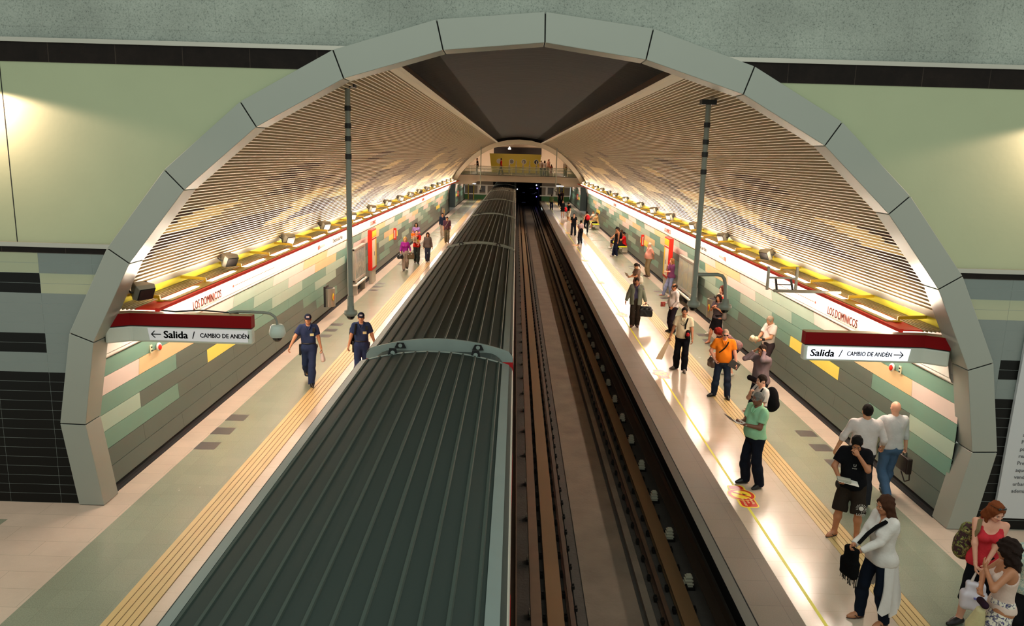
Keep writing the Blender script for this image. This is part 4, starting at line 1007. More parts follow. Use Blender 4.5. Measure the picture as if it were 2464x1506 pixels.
def person(label, x, y, z=0., h=1.72, face=0., skin='mid', hair=('short', '20160f'), top=('short', '888888'), bot=('pants', '222222'), shoes='1a1a1a',
           handL=None, handR=None, footL=(.10, 0), footR=(-.10, 0), lean=0., side=0., tw=0., head=(0, 0), w=1., belly=0., bust=0., hipz=None, fem=False,
           elbL=None, elbR=None, curl=(.5, .5), res=None, pnL=None, pnR=None, hem=.88, liftL=0., liftR=0., extra=None, group=None, hipy=0., loose=0., sole=None, gaitL=0., gaitR=0.):
    dist = math.hypot(x, y)
    if res is None: res = .012 if y < 14 else .014 if y < 22 else .018 if y < 30 else .022 if y < 50 else .028
    rh = .006 if y < 14 else .0075 if y < 22 else .010 if y < 30 else .013 if y < 50 else .018
    r = empty('person', (x, y, z), math.radians(face), label=label, cat='person', group=group)
    K = h/1.75
    def S(V): return V*K
    sk = M('skin_'+skin, SKIN[skin], rough=.55, noise=.05, nscale=30)
    T = rotz(tw) @ roty(side) @ rotx(lean)     # trunk frame
    hz = hipz if hipz is not None else .935
    hip = A3(0, hipy, hz)
    up = lambda p: hip+T @ np.array(p, float)     # trunk coordinates relative to the pelvis
    sw_ = (.150 if fem else .168)*w
    shL, shR = up((sw_, 0, .495)), up((-sw_, 0, .495))
    nb = up((0, .005, .53)); hy, hp = head
    H = rotz(hy) @ rotz(tw) @ roty(side*.6) @ rotx(lean*.65+hp)
    hc = nb+T @ A3(0, -.005, .05)+H @ A3(0, -.012, .105)
    hd = lambda p: hc+H @ np.array(p, float)
    hipL, hipR = hip+rotz(tw*.4) @ A3(.09, 0, -.02), hip+rotz(tw*.4) @ A3(-.09, 0, -.02)
    aL, aR = A3(footL[0], footL[1], .085+liftL), A3(footR[0], footR[1], .085+liftR)
    tL = .09 if liftL > .05 else 0.; 
    kpL = A3(.1, -1, .15); kpR = A3(-.1, -1, .15)
    kL, aL = ik(hipL, aL, .43, .415, kpL); kR, aR = ik(hipR, aR, .43, .415, kpR)
    if handL is None: handL = (sw_+.055, -.05, hz-.10)
    if handR is None: handR = (-sw_-.055, -.05, hz-.10)
    eL, wL = ik(shL, A3(*handL), .285, .255, np.array(elbL if elbL is not None else (.12, 1, -.2), float))
    eR, wR = ik(shR, A3(*handR), .285, .255, np.array(elbR if elbR is not None else (-.12, 1, -.2), float))
    cw = w*(.92 if fem else 1.)
    # ---------- body: one surface
    lo = np.minimum.reduce([hc-.2, shL-.15, shR-.15, eL-.1, eR-.1, wL-.12, wR-.12, aL-A3(.12, .3, .1), aR-A3(.12, .3, .1), hip-.28, kL-.12, kR-.12])
    hi = np.maximum.reduce([hc+.2, shL+.15, shR+.15, eL+.1, eR+.1, wL+.12, wR+.12, aL+A3(.12, .15, .1), aR+A3(.12, .15, .1), hip+.28, kL+.12, kR+.12])
    def trunk(F, e, k=.06, cuts=(), flare=0.):
        F.cone(up((-.055*cw, .01, -.02)), up((.055*cw, .01, -.02)), .106+e+flare, .106+e+flare, k, cuts)
        if fem: F.cone(up((-.075, .02, -.03)), up((.075, .02, -.03)), .10+e+flare, .10+e+flare, k, cuts)
        F.cone(up((-.06*cw, 0, .0)), up((-.055*cw, 0, .17)), .10+e, .088*(.92 if fem else 1)+e, k, cuts); F.cone(up((.06*cw, 0, .0)), up((.055*cw, 0, .17)), .10+e, .088*(.92 if fem else 1)+e, k, cuts)
        F.cone(up((-.055*cw, 0, .17)), up((-.075*cw, .005, .38)), .088+e, .100+e, k, cuts); F.cone(up((.055*cw, 0, .17)), up((.075*cw, .005, .38)), .088+e, .100+e, k, cuts)
        F.cone(up((-sw_+.045, .01, .455)), up((sw_-.045, .01, .455)), .068+e, .068+e, k, cuts)
        F.cone(up((-.06, .01, .49)), up((.06, .01, .49)), .05+e, .05+e, k, cuts)
        if belly: F.ell(up((0, -.03-belly*.35, .12)), (.14*cw+e, .10+belly*.62+e-(.014 if e == 0 else 0), .22+e), T, k, cuts=cuts)
        if bust:
            for q in (-1, 1): F.ell(up((q*.065, -.085, .335)), (.062+e, .05+bust+e, .06+e), T, .04, cuts=cuts)
    def leg(F, a, k_, n, e0, e1, k=.04, cuts=(), wide=1., kn=0.):
        F.cone(a, k_, (.088 if not fem else .09)*(.9+.1*w)+e0, .056+(e0+e1)/2+kn, k, cuts)
        F.cone(k_, k_+(n-k_)*.35, .055+(e0+e1)/2+kn, .056+e1*.9, k, cuts); F.cone(k_+(n-k_)*.35, n, .056+e1*.9, .038+e1, k, cuts)
    def arm(F, s_, e_, w_, e0, e1=None, k=.03, cuts=()):
        e1 = e0 if e1 is None else e1; ww = .9+.1*w if not fem else .86
        F.cone(s_, e_, .052*ww+e0, .040*ww+e0, k, cuts); F.cone(e_, w_, .041*ww+e1, .027*ww+e1, k, cuts)
    F = Field(lo, hi, res)
    trunk(F, 0.)
    leg(F, hipL, kL, aL, 0, 0); leg(F, hipR, kR, aR, 0, 0)
    fwd = A3(0, -1, 0)
    def footv(a, yaw, k_): 
        d = rotz(yaw) @ A3(0, -1, 0); return d
    fyL, fyR = footL[2] if len(footL) > 2 else 12, footR[2] if len(footR) > 2 else -12
    tip = {}
    for nm, a, yw, lf, gt in (('L', aL, fyL, liftL, gaitL), ('R', aR, fyR, liftR, gaitR)):
        d = rotz(yw) @ rotx(gt) @ A3(0, -1, 0); u_ = rotz(yw) @ rotx(gt) @ A3(0, 0, 1); tip[nm] = (a, d, u_)
        F.cone(a+d*-.035-u_*.045, a+d*.11-u_*.055, .034, .030, .03); F.cone(a+d*.11-u_*.055, a+d*.16-u_*.058, .030, .022, .03); F.cone(a, a+d*.07-u_*.04, .035, .03, .03)
    arm(F, shL, eL, wL, 0); arm(F, shR, eR, wR, 0)
    F.cone(nb-T @ A3(0, 0, .03), hc+H @ A3(0, .018, -.05), .060*(.85 if fem else 1), .054*(.85 if fem else 1), .03)
    V, Fc = F.mesh(); parts = [(S(V), Fc, 0)]
    # head on a finer grid
    F = Field(hc-.17, hc+.17, rh)
    F.cone(nb, hc+H @ A3(0, .018, -.05), .055*(.85 if fem else 1), .052*(.85 if fem else 1), .02)
    F.ell(hd((0, .008, .022)), (.075, .094, .096), H, .02); F.ell(hd((0, -.030, -.045)), (.057, .062, .072), H, .03)
    F.ell(hd((0, -.066, -.088)), (.026, .02, .022), H, .02)
    F.ell(hd((0, -.080, .018)), (.046, .012, .010), H, .012)
    for q in (-1, 1):
        F.ell(hd((q*.077, .012, -.008)), (.010, .020, .031), H, .008); F.ell(hd((q*.034, -.078, -.026)), (.020, .014, .016), H, .015)
        F.ell(hd((q*.030, -.098, .002)), (.014, .010, .009), H, .01, op='sub')
    F.cone(hd((0, -.088, .006)), hd((0, -.106, -.026)), .008, .0125, .010); F.cone(hd((-.013, -.094, -.029)), hd((.013, -.094, -.029)), .009, .009, .008)
    F.ell(hd((0, -.086, -.056)), (.024, .012, .011), H, .008)
    V, Fc = F.mesh(); parts.append((S(V), Fc, 0))
    # facial features joined to the same body mesh
    def ellq(c, rr, Rm, n=10, m=6):
        ph = np.linspace(0, PI, m+1)[:, None]; t = np.linspace(0, 2*PI, n, endpoint=False)[None]
        p = np.stack([rr[0]*np.sin(ph)*np.cos(t), rr[1]*np.sin(ph)*np.sin(t), rr[2]*np.cos(ph)+0*t], -1).reshape(-1, 3)
        V = np.array(c)+p @ Rm.T
        Fq = np.array([(i*n+j, i*n+(j+1) % n, (i+1)*n+(j+1) % n, (i+1)*n+j) for i in range(m) for j in range(n)]); return S(V), Fq
    hcol = hair[1]
    bm_ = [sk, M('eye_white', 'd8cfc6', rough=.3), M('iris', '1c120c', rough=.2), M('lip_'+skin, {'fair': 'b8655c', 'mid': '9a5548', 'tan': '85463a', 'dark': '5e3029', 'pink': 'b4635a'}[skin], rough=.5), M('brow_'+hcol, hcol, rough=.9)]
    if y < 60:
        for q in (-1, 1):
            parts.append((*ellq(hd((q*.030, -.084, .001)), (.0115, .008, .0055), H), 1)); parts.append((*ellq(hd((q*.030, -.092, .001)), (.0066, .0035, .0056), H, 8, 4), 2))
            parts.append((*ellq(hd((q*.031, -.090, .018)), (.018, .006, .0042), H, 8, 4), 4))
        parts.append((*ellq(hd((0, -.0955, -.055)), (.022, .006, .007), H, 10, 4), 3))
    # hands with five fingers
    for q, e_, w_, cu, pn, hd_ in ((1, eL, wL, curl[0], pnL, 0), (-1, eR, wR, curl[1], pnR, 0)):
        d = norm(w_-e_)
        if pn is None: pn = A3(-q, -.1, .0)
        pn = np.array(pn, float); pn = norm(pn-d*(pn@d)); sd = np.cross(d, pn)      # palm faces pn
        tsign = 1 if (sd @ A3(0, -1, .3)) > 0 else -1                                 # thumb side points forward or up
        rf = .0065 if y < 30 else .010
        Rm = np.stack([sd, pn, d], 1)
        F = Field(w_-.19, w_+.19, rf if y < 30 else max(rf, rh*.8))
        F.cone(w_-d*.03, w_+d*.01, .026, .024, .02); F.ell(w_+d*.052, (.040, .0155, .050), Rm, .014)
        F.ell(w_+d*.035+sd*tsign*.02+pn*.006, (.020, .017, .032), Rm, .012)
        for i, (off, L_) in enumerate(((.030, .066), (.0105, .076), (-.0105, .070), (-.030, .055))):
            b = w_+d*.092+sd*tsign*off-d*abs(off)*.12
            c1 = cu*(65+6*i); c2 = c1+cu*75
            d1 = math.cos(math.radians(c1))*d+math.sin(math.radians(c1))*pn; d2 = math.cos(math.radians(c2))*d+math.sin(math.radians(c2))*pn
            sp = sd*tsign*off*.25*(1-cu)
            m1 = b+(d1+sp)*L_*.55; e1 = m1+d2*L_*.45
            F.cone(b-d*.01, m1, .0092, .0085, .004); F.cone(m1, e1, .0085, .0070, .004)
        tb = w_+d*.022+sd*tsign*.030; t1 = tb+norm(d*.75+sd*tsign*(.75-.5*cu)+pn*(.25+.5*cu))*.040; t2 = t1+norm(d*.9+sd*tsign*(.25-.6*cu)+pn*(.25+.6*cu))*.032
        F.cone(tb, t1, .0125, .0105, .006); F.cone(t1, t2, .0105, .0085, .004)
        V, Fc = F.mesh(); parts.append((S(V), Fc, 0))
    np_mesh('body', parts, bm_, r)
    # ---------- clothes
    def piece(name, F, m, wr=0., seed=0.):
        if wr and y < 50: F.wrinkle(wr, 24., seed)
        V, Fc = F.mesh()
        if len(Fc): return np_mesh(name, [(S(V), Fc, 0)], [m if not isinstance(m, str) else fab(m)], r)
    wr = .0048
    def arm_cuts(s_, e_, w_, kind):
        if kind == 'short': p = s_+(e_-s_)*.72; return [(p, norm(e_-s_))]
        if kind == 'half': p = e_+(w_-e_)*.05; return [(p, norm(w_-e_))]
        if kind == 'rolled': p = e_+(w_-e_)*.35; return [(p, norm(w_-e_))]
        return [(w_-norm(w_-e_)*.005, norm(w_-e_))]
    if bot is not None:
        bk, bm2 = bot[0], bot[1]
        F = Field(lo, hi, res)
        wc = [(up((0, 0, .11)), T @ A3(0, 0, 1))]
        if bk in ('pants', 'jeans', 'slim', 'shorts', 'capri'):
            e0, e1 = {'pants': (.014, .034), 'jeans': (.010, .026), 'slim': (.010, .017), 'shorts': (.018, .045), 'capri': (.014, .026)}[bk]
            F.cone(up((-.055*cw, .01, -.02)), up((.055*cw, .01, -.02)), .118+e0, .118+e0, .05, wc); F.cone(up((-.055*cw, 0, .0)), up((-.055*cw, 0, .10)), .105+e0*.8, .095+e0*.6, .05, wc); F.cone(up((.055*cw, 0, .0)), up((.055*cw, 0, .10)), .105+e0*.8, .095+e0*.6, .05, wc)
            if belly: F.ell(up((0, -.03-belly*.35, .08)), (.14*cw+e0*.5, .10+belly*.62+.006, .20), T, .05, cuts=wc)
            for a, k_, n in ((hipL, kL, aL), (hipR, kR, aR)):
                if bk == 'shorts':
                    cp = k_+(n-k_)*.04; cc = [(cp, norm(k_-a))]; F.cone(a, k_+(n-k_)*.0, .092+e0, .062+e1, .04, cc); F.cone(k_-(k_-a)*.1, k_+(n-k_)*.2, .062+e1, .062+e1, .03, cc)
                elif bk == 'capri':
                    cc = [(k_+(n-k_)*.35, norm(n-k_))]; F.cone(a, k_, .090+e0, .058+e1, .04); F.cone(k_, k_+(n-k_)*.6, .058+e1, .056+e1, .03, cc)
                else:
                    dn = norm(n-k_); cc = [(n+dn*.045, dn)]
                    F.cone(a, k_, .090+e0, .058+(e0+e1)/2, .04); F.cone(k_, k_+(n-k_)*.35, .058+(e0+e1)/2, .059+e1*.95, .04); F.cone(k_+(n-k_)*.35, n+dn*.10, .059+e1*.95, .044+e1, .04, cc)
            piece({'shorts': 'shorts', 'capri': 'trousers'}.get(bk, 'trousers'), F, bm2, wr, 1.)
        else:      # skirt
            zl = bot[2]; tpv = hip+A3(0, 0, .10); cc = [(A3(0, 0, zl), A3(0, 0, -1)), (up((0, 0, .13)), T @ A3(0, 0, 1))]
            mid = (kL+kR)/2; bot_ = hip+(mid-hip)*((hz-zl)/(hz-mid[2]+1e-6)*1.0)
            for q in (-1, 1): F.cone(up((q*.06, .01, .02)), bot_+A3(q*.09, 0, -.05), .12, .15, .06, cc)
            F.cone(up((-.05, 0, .08)), up((.05, 0, .08)), .10, .10, .05, cc)
            piece('skirt', F, bm2, .006, 1.)
    if top is not None:
        tk, tm = top[0], top[1]; e = .012+loose
        F = Field(lo, hi, res); hemc = [(up((0, 0, min(hem, .93)-.935)), T @ A3(0, 0, -1))]
        trunk(F, e, .055, hemc, flare=.022 if hem < .90 else .0)
        if tk == 'tank':
            F.cut(up((0, 0, .475)), T @ A3(0, 0, 1))
            F.ell(up((0, -.10, .47)), (.085, .09, .09), T, op='sub')
            for q in (-1, 1): F.ell(up((q*(sw_+.02), 0, .44)), (.06, .10, .10), T, op='sub')
            for q in (-1, 1):
                F.cone(up((q*.085, -.085, .40)), up((q*.105, .0, .525)), .014, .014, .01); F.cone(up((q*.105, .0, .525)), up((q*.085, .09, .42)), .014, .014, .01)
        else:
            kd = {'short': 'short', 'long': 'long', 'rolled': 'rolled', 'half': 'half', 'polo': 'short'}.get(tk, 'short')
            es = .016 if kd in ('short', 'half') else .010
            for s_, e_, w_ in ((shL, eL, wL), (shR, eR, wR)):
                cc = arm_cuts(s_, e_, w_, kd)
                if kd == 'short': F.cone(s_, e_, .055+es*.7, .050+es*1.6, .035, cc)
                else:
                    F.cone(s_, e_, .054+es*.8, .045+es, .035); F.cone(e_, w_+norm(w_-e_)*.03, .044+es, .032+es, .02, cc)
            F.cone(up((-.04, .01, .50)), up((.04, .01, .50)), .058+e*.5, .058+e*.5, .04)
            # neck opening
            F.cone(up((0, -.01, .50)), up((0, -.04, .66)), .058*(.9 if fem else 1), .08, op='sub', k=.01)
            if len(top) > 2 and 'v' in top[2]: F.cone(up((0, -.10, .42)), up((0, -.10, .56)), .025, .06, op='sub', k=.01)
        shirt_ = piece({'tank': 'tank_top', 'long': 'shirt', 'polo': 'shirt', 'rolled': 'shirt'}.get(tk, 't_shirt'), F, tm, wr, 0.)
        if len(top) > 2 and 'c' in top[2]:      # collar
            cp_ = [(.012, -.120-bust*.4, .440), (.040, -.104, .495), (.066, -.045, .540), (.058, .040, .572), (0, .076, .585)]
            cp_ = cp_+[(-a_, b_, c_) for a_, b_, c_ in cp_[-2::-1]]
            co_ = MB().tube([S(up(q_)) for q_ in cp_], [.012*K, .017*K, .019*K, .019*K, .018*K, .019*K, .019*K, .017*K, .012*K], n=6).build('collar', [tm if not isinstance(tm, str) else fab(tm)], r)
            if co_ and shirt_: co_.parent = shirt_
        if len(top) > 2 and 'b' in top[2] and y < 30:
            mb = MB(); pts = [S(up((0, -.125-.012-belly*.9*(1 if t < .25 else 0)-bust*.5, t))) for t in (.36, .25)]
    if shoes is not None:
        for nm, (a, d, u_) in tip.items():
            sd = np.cross(d, u_)
            if shoes[0] == '#':      # sandals and flip-flops: a sole and straps
                col = shoes[1:]; p = a-u_*.080+d*.055
                F = Field(p-.2, p+.2, min(res, .009)); F.ell(p, (.044, .135, .010), np.stack([sd, d, u_], 1), .006)
                F.cone(a+d*.125-u_*.045, a+d*.085-u_*.035+sd*.034, .008, .008, .006); F.cone(a+d*.125-u_*.045, a+d*.085-u_*.035-sd*.034, .008, .008, .006)
                F.cone(a+d*.085-u_*.035+sd*.034, a+d*.03-u_*.075+sd*.038, .008, .008, .006); F.cone(a+d*.085-u_*.035-sd*.034, a+d*.03-u_*.075-sd*.038, .008, .008, .006)
                piece('sandal', F, M('leather_'+col, col, rough=.5))
            else:
                F = Field(a-.24, a+.24, min(res, .012))
                F.cone(a+d*-.04-u_*.038, a+d*.10-u_*.048, .043, .040, .03); F.cone(a+d*.10-u_*.048, a+d*.175-u_*.056, .040, .027, .03); F.cone(a, a+d*.06-u_*.03, .045, .042, .03, [(a+u_*.02, u_)])
                F.cut(a-u_*.084, -u_)
                o = piece('shoe', F, M('leather_'+shoes, shoes, rough=.4))
    # ---------- hair
    hs, hcl = hair[0], hair[1]
    if hs != 'none' and not hs.startswith('cap'):
        hm = M('hair_'+hcl, hcl, rough=.8, noise=.35, nscale=60, stretch=(3, 1, .4), bump=.5, bscale=90, spec=.15)
        HL = {'long': .42, 'mid': .26, 'curly': .28}.get(hs, .12)
        F = Field(hc-A3(.2, .24, max(.18, HL+.05)), hc+A3(.2, .24, .18), rh*1.1)
        t = {'short': .008, 'buzz': .0025, 'balding': .006, 'long': .016, 'mid': .018, 'pony': .012, 'curly': .035, 'bun': .012, 'bob': .022}.get(hs, .012)
        F.ell(hd((0, .012, .024)), (.076+t, .096+t, .098+t), H, .01)
        if hs in ('short', 'buzz', 'balding', 'pony'): F.cut(hd((0, .02, -.055)), H @ A3(0, -.35, -1))
        else: F.cut(hd((0, .0, -.11)), H @ A3(0, 0, -1))
        if hs in ('long', 'mid', 'curly', 'bob'):
            L_ = {'long': -.34, 'mid': -.17, 'curly': -.20, 'bob': -.11}[hs]; tt = .012 if hs != 'curly' else .03
            for q in (-1, 1):
                F.cone(hd((q*.055, .03, .0)), hd((q*.062, .055, L_*.55)), .040+tt, .036+tt, .03); F.cone(hd((q*.062, .055, L_*.55)), hd((q*.055, .075, L_)), .036+tt, .022+tt, .03)
                F.cone(hd((q*.074, -.005, .02)), hd((q*.076, -.01, max(L_, -.16))), .022+tt*.6, .016+tt*.6, .02)
        if hs == 'pony': F.cone(hd((0, .10, .03)), hd((0, .14, -.02)), .024, .03, .02); F.cone(hd((0, .14, -.02)), hd((0, .13, -.20)), .03, .012, .02)
        if hs == 'bun': F.ell(hd((0, .13, .05)), (.045, .04, .045), H, .02)
        if hs in ('short', 'bun', 'pony', 'balding'): F.wrinkle(.0028, 95., 2.)
        if hs == 'curly': F.wrinkle(.009, 75., 1.)
        elif hs in ('long', 'mid', 'bob'): F.wrinkle(.005, 70., 1.)
        # face opening
        F.ell(hd((0, -.105, -.035)), (.066, .068, .095), H, op='sub'); F.ell(hd((0, -.105, .005)), (.062, .062, .070), H, op='sub')
        if hs in ('short', 'buzz', 'balding', 'pony', 'bun'):
            for q in (-1, 1): F.ell(hd((q*.092, -.018, -.030)), (.034, .048, .056), H, op='sub')
        if hs == 'balding': F.ell(hd((0, -.03, .11)), (.066, .105, .085), H, op='sub')
        V, Fc = F.mesh(); np_mesh('hair', [(S(V), Fc, 0)], [hm], r)
    if hs.startswith('cap'):
        capm = fab(hair[2] if len(hair) > 2 else '1b2130'); F = Field(hc-.22, hc+.22, rh)
        F.ell(hd((0, .008, .038)), (.086, .103, .094), H, .01, cuts=[(hd((0, 0, .028)), H @ A3(0, 0, -1))]); F.ell(hd((0, -.115, .033)), (.062, .062, .010), H @ rotx(12), .012)
        V, Fc = F.mesh(); np_mesh('cap', [(S(V), Fc, 0)], [capm], r)
        F = Field(hc-.18, hc+.18, rh*1.1); F.ell(hd((0, .014, .01)), (.081, .099, .098), H, .01, cuts=[(hd((0, 0, .03)), H @ A3(0, 0, 1)), (hd((0, .02, -.055)), H @ A3(0, -.35, -1))]); F.ell(hd((0, -.105, -.035)), (.066, .075, .10), H, op='sub')
        V, Fc = F.mesh()
        if len(Fc): np_mesh('hair', [(S(V), Fc, 0)], [M('hair_'+hcl, hcl, rough=.6)], r)
    J = dict(K=K, r=r, up=lambda *p: Vector(S(up(p))), hd=lambda *p: Vector(S(hd(p))), wL=Vector(S(wL)), wR=Vector(S(wR)), eL=Vector(S(eL)), eR=Vector(S(eR)), T=T, H=H,
             hL=Vector(S(wL+norm(wL-eL)*.07)), hR=Vector(S(wR+norm(wR-eR)*.07)), kL=Vector(S(kL)), kR=Vector(S(kR)), aL=Vector(S(aL)), aR=Vector(S(aR)), belly=belly, w=w)
    J['world'] = lambda v: Matrix.Translation((x, y, z)) @ Matrix.Rotation(math.radians(face), 4, 'Z') @ Vector(v)
    J['rz'] = math.radians(face)
    return J
def belt(J, m='1c1714', z=.105):
    mb = MB(); b = J['belly']; n = 20; pts = []
    for k in range(n+1):
        t = 2*PI*k/n; pts.append(J['up']((.155*J['w']+.005)*math.sin(t), -(.122+b*.9)*math.cos(t) if math.cos(t) > 0 else -.118*math.cos(t), z))
    mb.tube(pts, .017, n=6); return mb.build('belt', M('leather_'+m, m, rough=.4), J['r'])
def strap(J, pts, m='151413', w=.04, name='strap', parent=None):
    P = [J['up'](*p) if len(p) == 3 else Vector(p[0]) for p in pts]; mb = MB(); n = len(P); vs = []
    c = J['up'](0, 0, .25)
    for i, p in enumerate(P):
        d = (P[min(i+1, n-1)]-P[max(i-1, 0)]).normalized(); o = (p-c).normalized(); s_ = d.cross(o).normalized()
        vs += [p-s_*w/2-o*.004, p+s_*w/2-o*.004, p+s_*w/2+o*.006, p-s_*w/2+o*.006]
    mb.add(vs, [(4*i+j, 4*i+(j+1) % 4, 4*i+4+(j+1) % 4, 4*i+4+j) for i in range(n-1) for j in range(4)]+[(3, 2, 1, 0), (4*n-4, 4*n-3, 4*n-2, 4*n-1)])
    return mb.build(name, fab(m), parent or J['r'])
def glasses(J, up=False, wire=False):
    mb = MB(); y0, z0 = (-.103, .004) if not up else (-.068, .112)
    for q in (-1, 1):
        if wire: mb.tube([J['hd'](q*.031+.02*math.cos(t), y0-.002, z0+.017*math.sin(t)) for t in [k*PI/6 for k in range(13)]], .0025, n=5)
        else: mb.ell(J['hd'](q*.032, y0, z0), (.027*J['K'], .009, .020*J['K']), rot=Matrix(J['H'].tolist()))
        mb.tube([J['hd'](q*.058, y0+.01, z0+.003), J['hd'](q*.082, y0+.10, z0+(.004 if not up else -.03))], .0035, n=5)
    mb.tube([J['hd'](-.01, y0-.004, z0+.004), J['hd'](.01, y0-.004, z0+.004)], .003, n=5)
    mb.build('glasses' if wire else 'sunglasses', M('dark_lens', '0b0a0c', rough=.08, coat=.5) if not wire else M('wire', 'a8a49a', rough=.3, metal=.8), J['r'])
def sdf_obj(name, prims, m, res=.012, parent=None, wr=0., lo=None, hi=None):
    """prims: ('c',a,b,ra,rb) or ('e',c,r) or ('x',c,r) to carve"""
    pts = []
    for p in prims:
        if p[0] == 'c': pts += [np.array(p[1])-max(p[3:5]), np.array(p[1])+max(p[3:5]), np.array(p[2])-max(p[3:5]), np.array(p[2])+max(p[3:5])]
        elif p[0] == 'b': pts += [np.array(p[1])-np.array(p[2]), np.array(p[1])+np.array(p[2])]
        elif p[0] == 'e': pts += [np.array(p[1])-np.array(p[2]), np.array(p[1])+np.array(p[2])]
    F = Field(np.min(pts, 0)-.03, np.max(pts, 0)+.03, res)
    for p in prims:
        if p[0] == 'c': F.cone(p[1], p[2], p[3], p[4], .025)
        elif p[0] == 'b': F.box(p[1], p[2], p[3], k=.025)
        elif p[0] == 'e': F.ell(p[1], p[2], k=.025)
        else: F.ell(p[1], p[2], op='sub')
    if wr: F.wrinkle(wr, 40.)
    V, Fc = F.mesh(); return np_mesh(name, [(V, Fc, 0)], [m], parent)
def held(J, name, at, label, cat, rz=0., rx=0., ry=0., group=None):
    """a thing of its own placed where the hand or shoulder holds it; at is in the person's own coordinates"""
    wpt = J['world'](at); o = empty(name, wpt, 0, label=label, cat=cat, group=group); o.rotation_euler = (rx, ry, J['rz']+rz); return o
def tote(J, at, label, m, w=.34, hgt=.26, d=.14, drop=.22, name='handbag', rz=0., cat='bag', hm=None, rough=.35):
    """soft bag hanging from its handles; at = the point of the hand"""
    o = held(J, name, at, label, cat, rz=rz); mm = M('bag_'+str(m), m, rough=rough, noise=.1, nscale=10) if isinstance(m, str) else m
    sdf_obj('body', [('b', (0, 0, -drop-hgt*.62), (w*.5, d*.5, hgt*.40), .05), ('b', (0, 0, -drop-hgt*.35), (w*.40, d*.30, hgt*.38), .04)], mm, .012, o, wr=.004)
    for q in (-1, 1):
        MB().tube([(-w*.25, q*d*.3, -drop-.03), (-w*.2, q*.02, -drop*.4), (-.03, q*.01, -.005), (.03, q*.01, -.005), (w*.2, q*.02, -drop*.4), (w*.25, q*d*.3, -drop-.03)], .008, n=6).build('handle', hm or mm, o)
    return o
def backpack(J, label, m, at=(0, .19, .30), sz=(.15, .085, .22), straps=True, name='backpack', sm=None, col2=None):
    o = held(J, name, J['up'](*at), label, 'backpack'); mm = fab(m) if isinstance(m, str) else m
    sdf_obj('body', [('e', (0, 0, 0), sz), ('e', (0, .02, -sz[2]*.35), (sz[0]*.95, sz[1], sz[2]*.6))], mm, .013, o)
    sdf_obj('pocket', [('e', (0, sz[1]*.85, -sz[2]*.35), (sz[0]*.7, .04, sz[2]*.42))], col2 or mm, .012, o)
    if straps:
        for q in (-1, 1): strap(J, [(q*.10, .13, .40), (q*.105, .06, .535), (q*.11, -.03, .54), (q*.12, -.115, .44), (q*.145, -.12, .30), (q*.175, -.02, .18), (q*.13, .10, .15)], sm or (m if isinstance(m, str) else '1a1a1a'), .045, 'strap', None)
    return o
# ================================================================== THE PEOPLE
floral_skirt = spots('blue_flower_print', 'd6cdbd', ['d6cdbd', '3b3474', '8d8678', '2d2a5c'], 26)
floral_multi = spots('red_teal_print', '7d4a4c', ['5d6c6c', '9a5450', '433a42', '8fa39d'], 45)
floral_purple = spots('purple_print', '6a4a90', ['a890c8', '503a78', 'c86a70'], 24)
floral_brown = spots('brown_print', '8a6f5c', ['5a4238', 'b7a48f'], 40)
floral_teal = spots('teal_print', '8fa8a4', ['bfc0ae', '5d8480'], 30)
plaid = spots('maroon_check', '4a1d30', ['36142a', '5c2a3c'], 30)
stripe = spots('grey_pink_print', '9a8488', ['b59a9a', '6a5a62'], 24)
# ---- left platform
def uniform_bits(J, s=1, bag=True):
    belt(J, '15120f')
    mb = MB(); mb.box(-.045, .045, -.006, .006, -.028, .028); o = mb.build('badge', M('badge_cream', 'cdbf8a'), J['r']); o.location = J['up'](.085, -.148, .33)
    o = MB().box(-.03, .03, -.02, .02, -.05, .05).build('radio', inkb, J['r']); o.location = J['up'](.13, -.12, .44)
    o = sdf_obj('holster', [('c', (0, 0, .06), (-.01, -.01, -.17), .035, .026)], M('leather_15120f', '15120f'), .012, J['r']); o.location = J['up'](-.19, -.03, .0)
    o = MB().box(-.035, .035, -.004, .004, -.018, .02).build('cap_badge', M('cap_emblem', 'c9b9b4'), J['r']); o.location = J['hd'](0, -.098, .07)
    o = sdf_obj('pouch', [('e', (0, 0, 0), (.03, .035, .06))], M('leather_15120f', '15120f'), .012, J['r']); o.location = J['up'](.19, -.03, .02)
navy = '2b3654'
J = person('guard in navy uniform and cap walking on the tactile strip swinging a white bag', -4.90, 18.05, face=14, h=1.76, skin='mid', hair=('cap', '15120f', '181c2c'), top=('short', navy, 'c'), bot=('pants', navy), shoes='0d0c0c',
           footL=(.05, -.20, 10), footR=(-.05, .36, -6), liftR=.10, gaitR=-40, handR=(-.44, -.20, .96), handL=(.32, -.08, .80), elbR=(-.5, .6, .2), curl=(.8, .6), hem=.99, loose=.004)
uniform_bits(J)
o = held(J, 'plastic_bag', J['hL'], 'small white plastic bag in the hand of the guard on the tactile strip', 'bag'); sdf_obj('bag', [('c', (0, 0, -.02), (0, 0, -.08), .018, .03), ('c', (0, 0, -.08), (.02, 0, -.22), .04, .06)], M('plastic_white', 'd8c9c2', rough=.4), .010, o)
J = person('guard in navy uniform with a black shoulder bag, partly behind the train', -3.70, 18.45, face=10, h=1.75, skin='mid', hair=('cap', '15120f', '181c2c'), top=('short', navy, 'c'), bot=('pants', navy), shoes='0d0c0c',
           footL=(.08, .12, 10), footR=(-.08, -.12, -6), handR=(-.33, -.04, .84), handL=(.36, .02, .86), curl=(.6, .7), hem=.99, loose=.004)
uniform_bits(J); strap(J, [(-.10, .13, .40), (-.11, .03, .535), (-.12, -.06, .53), (-.14, -.125, .42), (-.155, -.13, .28)], '15130f', .05)
